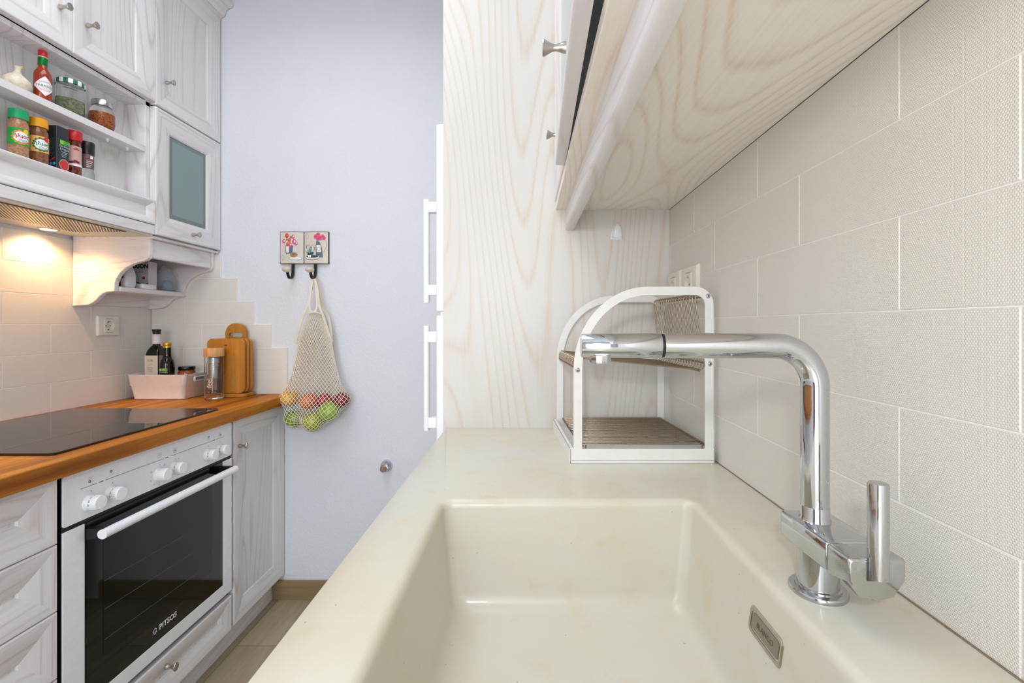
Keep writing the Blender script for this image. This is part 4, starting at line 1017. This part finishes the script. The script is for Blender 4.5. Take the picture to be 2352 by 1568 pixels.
bm = bm_new(); lathe(bm, [(.022, 0), (.029, .006), (.0325, .020), (.0325, .048), (.030, .060), (.0245, .069), (.023, .074)], cc, 'z', 36); obj('glass_body', bm, GLASS, t, smooth=True, angle=60)
bm = bm_new(); lathe(bm, [(.021, .002), (.028, .008), (.0315, .020), (.0315, .048), (.030, .051), (.001, .053)], cc, 'z', 36); obj('chilli_flakes', bm, fruit_mat('chilli_flake_fill', '#7a1c0c', '#d07a34', 230, .9), t, smooth=True, kind='stuff')
bm = bm_new(); lathe(bm, [(.0235, .073), (.0262, .0735), (.0262, .090), (.0245, .0925), (.001, .0925)], cc, 'z', 36); obj('lid', bm, P('silver_lid', '#c9c9cc', .25, 1), t, smooth=True, angle=50)

# ------------------------------------------------------------------ things on the scrolled shelf
ZB = 1.3152
t = thing('detergent_box', 'white detergent box with bold black lettering standing on the bracket shelf', 'box', (-1.5375, 1.8535, ZB))
bm = bm_new(); box(bm, -1.576, -1.499, 1.832, 1.875, ZB, ZB+.113)
obj('carton', bm, P('white_carton', '#d9d6d8', .5), t, bevel=.001)
bm = bm_new()
def ax(a, b): return (-1.5375+a, 1.8317, ZB+b)
text_into(bm, 'AXION', .0215, lambda a, b: ax(a+.0035, b+.0935), 0, bold=.0011)
disc2(bm, .020, .048, .0055, .0055, ax, 1); disc2(bm, -.022, .053, .011, .004, ax, 2)
wv_ = [(-.038, .030), (-.025, .034), (-.012, .029), (.005, .020), (.022, .016), (.037, .021)]
for a, b in zip(wv_, wv_[1:]): poly2(bm, [(a[0], a[1]+.002), (a[0], a[1]+.007), (b[0], b[1]+.007), (b[0], b[1]+.002)], ax, 3)
rect2(bm, -.020, .02, .0705, .0725, ax, 4); rect2(bm, -.036, .0, .010, .0115, ax, 4)
obj('box_print', bm, [INK, P('print_red_dot', '#b01028', .5), P('print_yellow', '#c9981c', .5), P('print_dark_green', '#0f3a2c', .5), P('print_grey_brown', '#8d7468', .5)], t)
t = thing('dishwasher_salt_bag', 'white and violet packet with dark red print, leftmost on the bracket shelf', 'packet', (-1.487, 1.715, ZB))
bm = bm_new(); rings(bm, [[(-1.489+a, 1.712+b, ZB+h) for a, b in rrect(-s*.9, s*.9, -s*.8, s*.8, s*.35, 4)] for s, h in ((.026, 0), (.030, .01), (.031, .04), (.028, .06), (.018, .085), (.012, .095))], True, True)
obj('packet_body', bm, P('white_violet_film', '#d6d2dc', .4), t, smooth=True, angle=60)
bm = bm_new(); fx = lambda a, b: (-1.489+a, 1.6865, ZB+b)
poly2(bm, [(-.026, .030), (.018, .033), (.02, .042), (.004, .036), (-.026, .037)], fx, 0); rect2(bm, -.02, .005, .054, .060, fx, 0); rect2(bm, -.026, .008, .004, .020, fx, 1)
obj('packet_print', bm, [P('violet_print', '#4a3a9c', .5), P('dark_red_print', '#8c1c1c', .5)], t)
t = thing('plastic_tub_lid', 'flat white plastic tub lying in front of the detergent box on the bracket shelf', 'tub', (-1.481, 1.80, ZB))
bm = bm_new(); rings(bm, [[(a, b, ZB+h) for a, b in rrect(-1.503+i, -1.4605-i, 1.760+i, 1.829-i, .010, 4)] for i, h in ((0.002, 0), (0, .003), (0, .017), (.002, .019))], True, True); obj('tub_body', bm, WPLAST, t, smooth=True, angle=50)
t = thing('clear_bag', 'crumpled clear plastic bag at the right of the bracket shelf', 'bag', (-1.499, 1.92, ZB))
rn = random.Random(11); bm = bm_new(); loops = []
for s, h in ((.9, 0), (1.0, .012), (1.0, .035), (.9, .055), (.7, .075), (.45, .092), (.3, .105)):
    loops.append([(-1.503+(.040*s)*cos(a)*(1+rn.uniform(-.14, .12)), 1.922+(.036*s)*sin(a)*(1+rn.uniform(-.14, .12)), ZB+h+.0005) for a in [2*pi*i/22 for i in range(22)]])
rings(bm, loops, True, True)
m = NT('clear_film'); m.set('Base Color', C('#cfd6e0')); m.set('Roughness', .1); m.set('Alpha', .3); obj('film', bm, m.m, t, smooth=True, angle=70)
bm = bm_new(); lathe(bm, [(.018, .001), (.020, .01), (.018, .038), (.012, .046)], (-1.495, 1.922, ZB), 'z', 12); obj('blue_contents', bm, P('blue_grey_content', '#5b6f92', .6), t)

# ------------------------------------------------------------------ right side: side panel, fridge, wall cabinet
obj('tall_side_panel', bx(-.2235, .3905, 1.24, 1.2585, 0, 2.745), PANEL, label='tall whitewashed wood side panel between the sink counter and the fridge', cat='panel', bevel=.0008)
t = thing('fridge_freezer', 'white fridge-freezer with two bar handles, mostly hidden behind the tall wood panel', 'fridge', (.1, 1.57, 0))
obj('cabinet_body', bx(-.185, .36, 1.265, 1.86, .02, 1.71), WENAMEL, t, bevel=.004)
for z0_, z1_, lb in ((1.2125, 1.726, 'upper'), (.06, 1.203, 'lower')):
    d = obj('door', bx(-.2466, -.1875, 1.264, 1.862, z0_, z1_), WENAMEL, t, bevel=.004, seg=3)
    h0, h1 = (1.237, 1.522) if lb == 'upper' else (.885, 1.174)
    bm = bm_new(); lo = rrect(-.2835, -.2680, 1.268, 1.292, .006, 4); rings(bm, [[(a, b, h0) for a, b in lo], [(a, b, h1) for a, b in lo]], True, True)
    hh = obj('handle', bm, WENAMEL, d, bevel=.001)
    for zz in ((1.2575, 1.286), (1.486, 1.514)) if lb == 'upper' else ((.8925, .922), (1.128, 1.158)):
        bm = bm_new(); box(bm, -.2700, -.2466, 1.266, 1.294, *zz); obj('handle_bracket', bm, WENAMEL, hh, bevel=.0025, seg=3)
obj('hinge', bx(-.235, -.20, 1.27, 1.30, 1.2035, 1.212), STEEL, t)
obj('feet', bx(-.17, .34, 1.28, 1.84, 0, .02), BLACK, t)

# right wall cabinet
CXF = .0965
t = thing('glass_door_wall_cabinet', 'whitewashed wall cabinet with glass doors over the sink, its near door slightly ajar', 'cabinet', (.24, .5, 1.4285))
bm = bm_new(); cy0, cy1 = -.36, 1.2395
for a in ((CXF, .382, cy0, cy0+.018, 1.503, 2.3), (CXF, .382, cy1-.018, cy1, 1.503, 2.3), (CXF, .382, cy0, cy1, 2.28, 2.3), (.374, .3825, cy0, cy1, 1.503, 2.3), (CXF, .374, .93, .948, 1.503, 2.28), (CXF+.02, .374, cy0, cy1, 1.86, 1.876), (CXF, .374, .44, .458, 1.503, 2.28), (CXF, .374, -.05, -.032, 1.503, 2.28)): box(bm, *a)
obj('carcass', bm, WZ, t)
obj('bottom_board', bx(.0785, .3832, cy0, 1.2398, 1.4848, 1.503), PLY, t, bevel=.0008)
prl = [(.1045, 1.4848), (.1045, 1.436), (.1062, 1.4312), (.110, 1.4285), (.1245, 1.4285), (.1265, 1.430), (.1265, 1.4848)]
bm = bm_new(); prism(bm, prl, lambda a, b: (a, cy0, b), lambda a, b: (a, 1.2398, b)); obj('light_rail', bm, WY, t, smooth=True, angle=40)
def gdoor(hx, hy, ang_, ln, zb, nm_label=None, knob_off=None, kz=1.53, lock=True):
    """right-side door hinged at far end; local frame then rotated about the hinge"""
    bm = bm_new(); fw = .07
    door(bm, .0, -ln, 0, zb, 2.29, fw=fw, glass=True, sgn=-1)
    M = Matrix.Translation((hx, hy, 0)) @ Matrix.Rotation(ang_, 4, 'Z')
    bm.transform(M); d = obj('door', bm, WW, t, label=nm_label)
    bm = bm_new(); box(bm, -.0125, -.0085, -ln+fw-.004, -fw+.004, zb+fw-.004, 2.29-fw+.004); bm.transform(M); obj('glass_pane', bm, P('green_tinted_glass', '#b9cfca', .12, trans=.35, var=0), d)
    bm = bm_new(); sg = -1
    lathe(bm, [(.0075, 0), (.0075, -.002), (.0062, -.006), (.0042, -.013), (.005, -.018), (.0095, -.026), (.0108, -.0285), (.0102, -.030)], (-.021, knob_off, kz), 'x', 24, sx=.82); bm.transform(M); obj('knob', bm, NICKEL, d, smooth=True)
gdoor(.0965, 1.2375, 0, .282, 1.5055, 'closed door', -.19, 1.607)
gdoor(.0805, .953, R(-1.4), .4955, 1.5055, 'door standing slightly ajar', -.362, 1.5305)
gdoor(.0965, .452, 0, .49, 1.5055, 'near door, outside the picture', -.04, 1.607)

# sink counter
t = thing('composite_sink_counter', 'cream composite counter with a deep integrated rectangular sink', 'sink', (.083, .3, .86))
bm = bm_new()
X0, X1, Y0, Y1 = -.1285, .2575, .30, .7250
def lp(x0, x1, y0, y1, r, z): return [(a, b, z) for a, b in rrect(x0, x1, y0, y1, r, 8)]
cox0, cox1, coy0, coy1 = -.2165, .3822, -.6, 1.2395
L = [lp(X0-.04, X1+.04, Y0-.04, Y1+.04, .03, .86), lp(cox0+.004, cox1-.001, coy0+.002, coy1-.0005, .001, .86), lp(cox0, cox1, coy0, coy1, .001, .864), lp(cox0, cox1, coy0, coy1, .001, .8975), lp(cox0+.0025, cox1, coy0+.002, coy1, .001, .9)]
e = .012
for k in range(7):
    a = pi/2*k/6; o_ = e*(1-sin(a)); L.append(lp(X0-o_, X1+o_, Y0-o_, Y1+o_, .014+o_, .9-e*(1-cos(a))))
zb_, zf = .772, .7465; ins = .016
L.append(lp(X0+ins, X1-ins, Y0+ins*1.4, Y1-ins*1.4, .017, zb_))
for k in range(1, 6):
    a = pi/2*k/5; o_ = .022*(1-cos(a)); L.append(lp(X0+ins+.002+o_, X1-ins-.002-o_, Y0+ins*1.4+.002+o_, Y1-ins*1.4-.002-o_, .018, zb_-(zb_-zf)*sin(a)))
rings(bm, L, False, True)
obj('counter_basin', bm, SINK, t, smooth=True, angle=60)
# overflow
M = Matrix.Translation((.2522, .487, .8490)) @ Matrix.Rotation(R(7.9), 4, 'Y')
def ov(rx, rz_, r, x): return [M @ Vector((x, a, b)) for a, b in rrect(-rx, rx, -rz_, rz_, r, 6)]
bm = bm_new(); rings(bm, [ov(.0325, .0145, .0065, .004), ov(.0325, .0145, .0065, -.0008), ov(.0315, .0135, .006, -.0018), ov(.0285, .0105, .0055, -.0015), ov(.0285, .0105, .0055, .003)], False, False); o = obj('overflow_frame', bm, STEEL, t, smooth=True, angle=30)
bm = bm_new(); rings(bm, [ov(.0288, .0108, .0055, .0015)], True, False); obj('overflow_gap', bm, DARK, t)
bm = bm_new(); rings(bm, [ov(.0268, .0088, .0045, .002), ov(.0268, .0088, .0045, -.0009), ov(.0262, .0082, .004, -.0013)], True, True); o = obj('overflow_plate', bm, P('satin_steel', '#9d978c', .38, 1), t)
bm = bm_new(); text_into(bm, 'BLANCO', .0082, lambda a, b: M @ Vector((-.0015, -a, b)), 0); obj('stamped_lettering', bm, P('stamped_dark', '#6e695f', .6, .5), o)
bm = bm_new(); lathe(bm, [(.043, zf+.0002), (.045, zf+.0012), (.036, zf+.0014), (.033, zf-.0)], (.065, .47, 0), 'z', 40); obj('drain', bm, STEEL, t, smooth=True)
# sealant line
obj('silicone_seam', bx(.3815, .3832, -.6, 1.2395, .8995, .9012), P('brown_sealant', '#8d7a68', .7), t)

t = thing('sink_base_cabinet', 'whitewashed base cabinet under the cream sink counter', 'cabinet', (.1, .3, 0))
bm = bm_new()
for a in ((-.165, .375, -.58, -.562, .1, .859), (-.165, .375, 1.2205, 1.2385, .1, .859), (-.165, .375, -.58, 1.2385, .1, .118), (.366, .375, -.58, 1.2385, .1, .859), (-.165, -.147, -.58, 1.2385, .80, .859)): box(bm, *a)
obj('carcass', bm, WZ, t); obj('plinth', bx(-.13, -.112, -.58, 1.2385, 0, .099), WY, t)
for a, b in ((-.578, .024), (.026, .63), (.632, 1.2375)):
    bm = bm_new(); door(bm, -.165, a, b, .106, .855, sgn=-1); d = obj('door', bm, WW, t); knob(d, -.1855, b-.04, .76, sgn=-1)

# ------------------------------------------------------------------ faucet
t = thing('kitchen_faucet', 'chrome kitchen faucet with a square-block lever on the sink counter', 'faucet', (.302, .4785, .9))
fx_, fy_ = .302, .4785
bm = bm_new(); lathe(bm, [(.0268, 0), (.0272, .001), (.0272, .0035), (.0262, .005), (.0215, .0055), (.0215, .0075), (.0195, .008)], (fx_, fy_, .9), 'z', 56); obj('base_ring', bm, CHROME_D, t, smooth=True, angle=40)
bm = bm_new(); lathe(bm, [(.0193, .007), (.0193, .048)], (fx_, fy_, .9), 'z', 56); obj('pedestal', bm, CHROME, t, smooth=True, angle=40)
bm = bm_new()
text_into(bm, 'ART', .0045, lambda a, b: (fx_+.0194*sin(a/.0194-.75), fy_-.0194*cos(a/.0194-.75), .925+b), 0); obj('engraved_mark', bm, P('engraving', '#a89a90', .4, .8), t)
def oct_(y, ins=0, sag=.0):
    x0, x1, z0_, z1_ = .2795+ins, .3295-ins, .943+ins, .9725-ins; c = .004
    return [(x0, y, z0_+c), (x0, y, z1_-c*.6), (x0+c*.25, y, z1_-c*.2), (x0+c*.8, y, z1_), (x1-c*.8, y, z1_), (x1-c*.25, y, z1_-c*.2), (x1, y, z1_-c*.6), (x1, y, z0_+c), (x1-c, y, z0_), ((x0+x1)/2, y, z0_-sag), (x0+c, y, z0_)]
bm = bm_new(); rings(bm, [oct_(.5125, .004), oct_(.5105, .0015), oct_(.506), oct_(.4315), oct_(.4308, .0008)], True, True); obj('body_block', bm, CHROME, t, bevel=.0010, seg=3, smooth=True, angle=60)
bm = bm_new(); rings(bm, [oct_(.431, .003), oct_(.4292, .003)], True, True); obj('seal_gap', bm, DARK, t)
bm = bm_new()
def oc2(y, ins=0, k=0):
    x0, x1, z0_, z1_ = .2795+ins, .3295-ins, .9425+ins, .9725-ins; c = .004
    return [(x0, y, z0_+.008*k+.002), (x0, y, z1_-c*.6), (x0+c*.25, y, z1_-c*.2), (x0+c*.8, y, z1_), (x1-c*.8, y, z1_), (x1-c*.25, y, z1_-c*.2), (x1, y, z1_-c*.6), (x1, y, z0_+.008*k+.002), (x1-.010, y, z0_-.004*k), ((x0+x1)/2, y, z0_-.0075*k), (x0+.010, y, z0_-.004*k)]
rings(bm, [oc2(.4295, .0008), oc2(.4288), oc2(.402, 0, 1), oc2(.4, .0015, 1)], True, True); cb = obj('cartridge_block', bm, CHROME_D, t, bevel=.0010, seg=3, smooth=True, angle=60)
bm = bm_new(); lathe(bm, [(.0072, .9565), (.0080, .9575), (.0080, 1.037), (.0074, 1.039), (.0002, 1.0392)], (.3035, .3985, 0), 'z', 40); obj('lever', bm, CHROME_D, t, smooth=True, angle=30)
bm = bm_new(); box(bm, .2950, .3120, .3990, .4002, .9540, .9735); obj('lever_slot', bm, P('slot_steel', '#6f7376', .3, 1), t)
# riser, bend and spout
bm = bm_new(); lathe(bm, [(.0155, .0715), (.0138, .0755), (.0137, .0865), (.0134, .0872)], (fx_, .4835, .9), 'z', 48); obj('collar', bm, CHROME, t, smooth=True, angle=40)
pr = .0133; ZS_ = 1.1535; rb = .042
pts = [Vector((fx_, .4835, z)) for z in (.985, 1.02, 1.06, 1.10)]
dirv = Vector((-1, .035, 0)).normalized()
c0 = Vector((fx_, .4835, ZS_-rb))
for k in range(0, 19):
    a = pi/2*k/18; pts.append(c0+dirv*rb*(1-cos(a))+Vector((0, 0, rb*sin(a))))
e1 = c0+dirv*.1575+Vector((0, 0, rb))
for k in range(1, 5): pts.append((c0+dirv*rb+Vector((0, 0, rb))).lerp(e1, k/4))
bm = bm_new(); tube(bm, pts, pr, 48); obj('spout', bm, CHROME, t, smooth=True, angle=50)
bm = bm_new(); tube(bm, [e1-dirv*.0005, e1+dirv*.0028], .0126, 40); obj('spout_seal', bm, GASKET, t, smooth=True, angle=50)
e2 = e1+dirv*.0028; e3 = e1+dirv*.0865
bm = bm_new(); tube(bm, [e2, e2+dirv*.0006, e3-dirv*.001, e3], [.0128, .0133, .0126, .0120], 48); sh = obj('spray_head', bm, CHROME, t, smooth=True, angle=50)
bm = bm_new(); ac = e3-dirv*.0205; lathe(bm, [(.0115, -.010), (.0115, -.0165), (.0108, -.0185), (.0085, -.0185), (.0085, -.016)], ac, 'z', 12); obj('aerator', bm, CHROME, sh, smooth=True, angle=20)

# ------------------------------------------------------------------ dish rack
rk = thing('dish_rack', 'white steel dish rack with bronze-coloured wires on the counter by the side panel', 'dish rack', (.232, 1.055, .9))
RX0, RX1, RY0, RY1 = .0885, .3745, .9175, 1.2035
SH = .055
def rp(x, y, z): return (x-(y-RY0)*SH, y, z)
def rbx(bm, x0, x1, y0, y1, z0, z1, mi=0):
    for v in box(bm, x0, x1, y0, y1, z0, z1, mi): v.co = rp(*v.co)
bm = bm_new()
rbx(bm, RX0, RX1, RY0, RY0+.0016, .9005, .9295); rbx(bm, RX0, RX1, RY1-.0016, RY1, .9005, .9295)
rbx(bm, RX0-.0026, RX0-.001, RY0-.001, RY1, .8995+.0008, .9305); rbx(bm, RX1-.0016, RX1, RY0, RY1, .9005, .9295)
rbx(bm, RX0-.001, RX1, RY0, RY1, .906, .9075)
rbx(bm, RX0-.0026, RX0+.005, RY0, RY1, .929, .9305)
obj('tray', bm, RACKW, rk, bevel=.0005)
bm = bm_new()
for k in range(24):
    yy = RY0+.008+k*.0115
    v = box(bm, RX0+.002, RX1-.002, yy, yy+.0006, .9075, .914)
    for q in v: q.co = rp(*q.co)
obj('tray_rib', bm, RACKW, rk)
def arch(y0, y1, nm):
    oxl, oxr, zt = .0943, .3727, 1.2520; zb = .9095; w_ = .0168; cxe, cze = .2425, 1.086
    def outline(off):
        pl = [(oxl+off, zb)]
        for k in range(0, 19):
            a = R(180-90*k/18); pl.append((cxe+(cxe-oxl-off)*cos(a), cze+(zt-off-cze)*sin(a)))
        rc = .036
        for k in range(0, 9):
            a = R(90-90*k/8); pl.append((oxr-rc+(rc-off)*cos(a), zt-rc+(rc-off)*sin(a)))
        pl.append((oxr-off, zb)); return pl
    A, B = outline(0), outline(w_)
    bm = bm_new()
    rings(bm, [[rp(a, y, b) for a, b in pl] for pl, y in ((A, y0), (B, y0), (B, y1), (A, y1), (A, y0))], False, False, closed=False)
    bm.faces.new([bm.verts.new(rp(*p)) for p in ((oxl, y0, zb), (oxl+w_, y0, zb), (oxl+w_, y1, zb), (oxl, y1, zb))])
    o = obj(nm, bm, RACKW, rk, smooth=True, angle=30)
arch(.9192, .9222, 'arch_frame'); arch(1.1985, 1.2015, 'arch_frame')
# rods with screws
for (x, z) in ((.1023, 1.086), (.3615, 1.2335), (.3655, 1.0985)):
    bm = bm_new(); tube(bm, [rp(x, .9222, z), rp(x, 1.1985, z)], .0024, 10); obj('support_rod', bm, WIRE, rk, smooth=True)
    for yy, s_ in ((.9192, -1), (1.2015, 1)):
        bm = bm_new(); p = rp(x, yy, z); lathe(bm, [(.0046, 0), (.0046, s_*.0008), (.0035, s_*.0019), (.0015, s_*.0022)], p, 'y', 20)
        sc = obj('screw', bm, CHROME, rk, smooth=True, angle=40)
        if s_ < 0:
            bm = bm_new(); fn = lambda a, b: (p[0]+a, yy-.0023, p[2]+b)
            rect2(bm, -.0022, .0022, -.0005, .0005, fn); rect2(bm, -.0005, .0005, -.0022, .0022, fn); obj('cross_slot', bm, INK, sc)
# wire shelf
bm = bm_new(); nW = 18
for k in range(nW):
    y = .933+k*(1.187-.933)/(nW-1)
    path = [(.3595, 1.2365), (.354, 1.2395), (.347, 1.2385), (.3425, 1.232), (.3440, 1.215), (.3585, 1.105), (.3590, 1.093), (.3530, 1.0865), (.343, 1.0865), (.25, 1.0955), (.118, 1.1085), (.106, 1.1085), (.1005, 1.103), (.0995, 1.0885)]
    P3 = bez([rp(a, y, b) for a, b in path], 4); tube(bm, P3, .0014, 7)
obj('wire_shelf', bm, WIRE, rk, smooth=True, angle=180)
bm = bm_new()
tube(bm, [rp(.1015, .925, 1.1005), rp(.1015, 1.195, 1.1005)], .0016, 8); tube(bm, [rp(.348, .927, 1.0835), rp(.348, 1.195, 1.0835)], .0016, 8); tube(bm, [rp(.3595, .93, 1.100), rp(.3595, 1.195, 1.100)], .0014, 8)
obj('shelf_crossbar', bm, WIRE, rk, smooth=True)
for (ya, yb) in ((.925, 1.058), (1.062, 1.195)):
    bm = bm_new(); n_ = 12; stp = (yb-ya-.004)/(n_-1)
    for k in range(n_):
        y = ya+.002+k*stp; xa = .1085 if True else 0
        tube(bm, [rp(xa+.001, y, .9325), rp(xa, y, .9345), rp(xa+.004, y, .9365), rp(.36, y, .9365), rp(.3645, y, .9345), rp(.364, y, .9325)], .0013, 6)
    for x in (.114, .358): tube(bm, [rp(x, ya, .934), rp(x, yb, .934)], .0016, 6)
    if ya > 1: tube(bm, bez([rp(.115, ya+.01, .934), rp(.112, ya-.004, .935), rp(.128, ya-.008, .934), rp(.145, ya-.002, .934)], 5), .0014, 6)
    for x, y in ((.12, ya+.004), (.354, ya+.004), (.12, yb-.004), (.354, yb-.004)): tube(bm, [rp(x, y, .9075), rp(x, y, .934)], .0013, 6)
    obj('wire_grid', bm, WIRE, rk, smooth=True, angle=180)

# something brown at the near end of the room, seen in the chrome
t = thing('brown_wardrobe', 'tall brown wooden cupboard behind the camera, seen only as a reflection', 'cupboard', (-1.35, -1.9, 0))
obj('cupboard_body', bx(-1.6, -1.15, -2.15, -1.65, 0, 2.0), DOORW, t, bevel=.003)
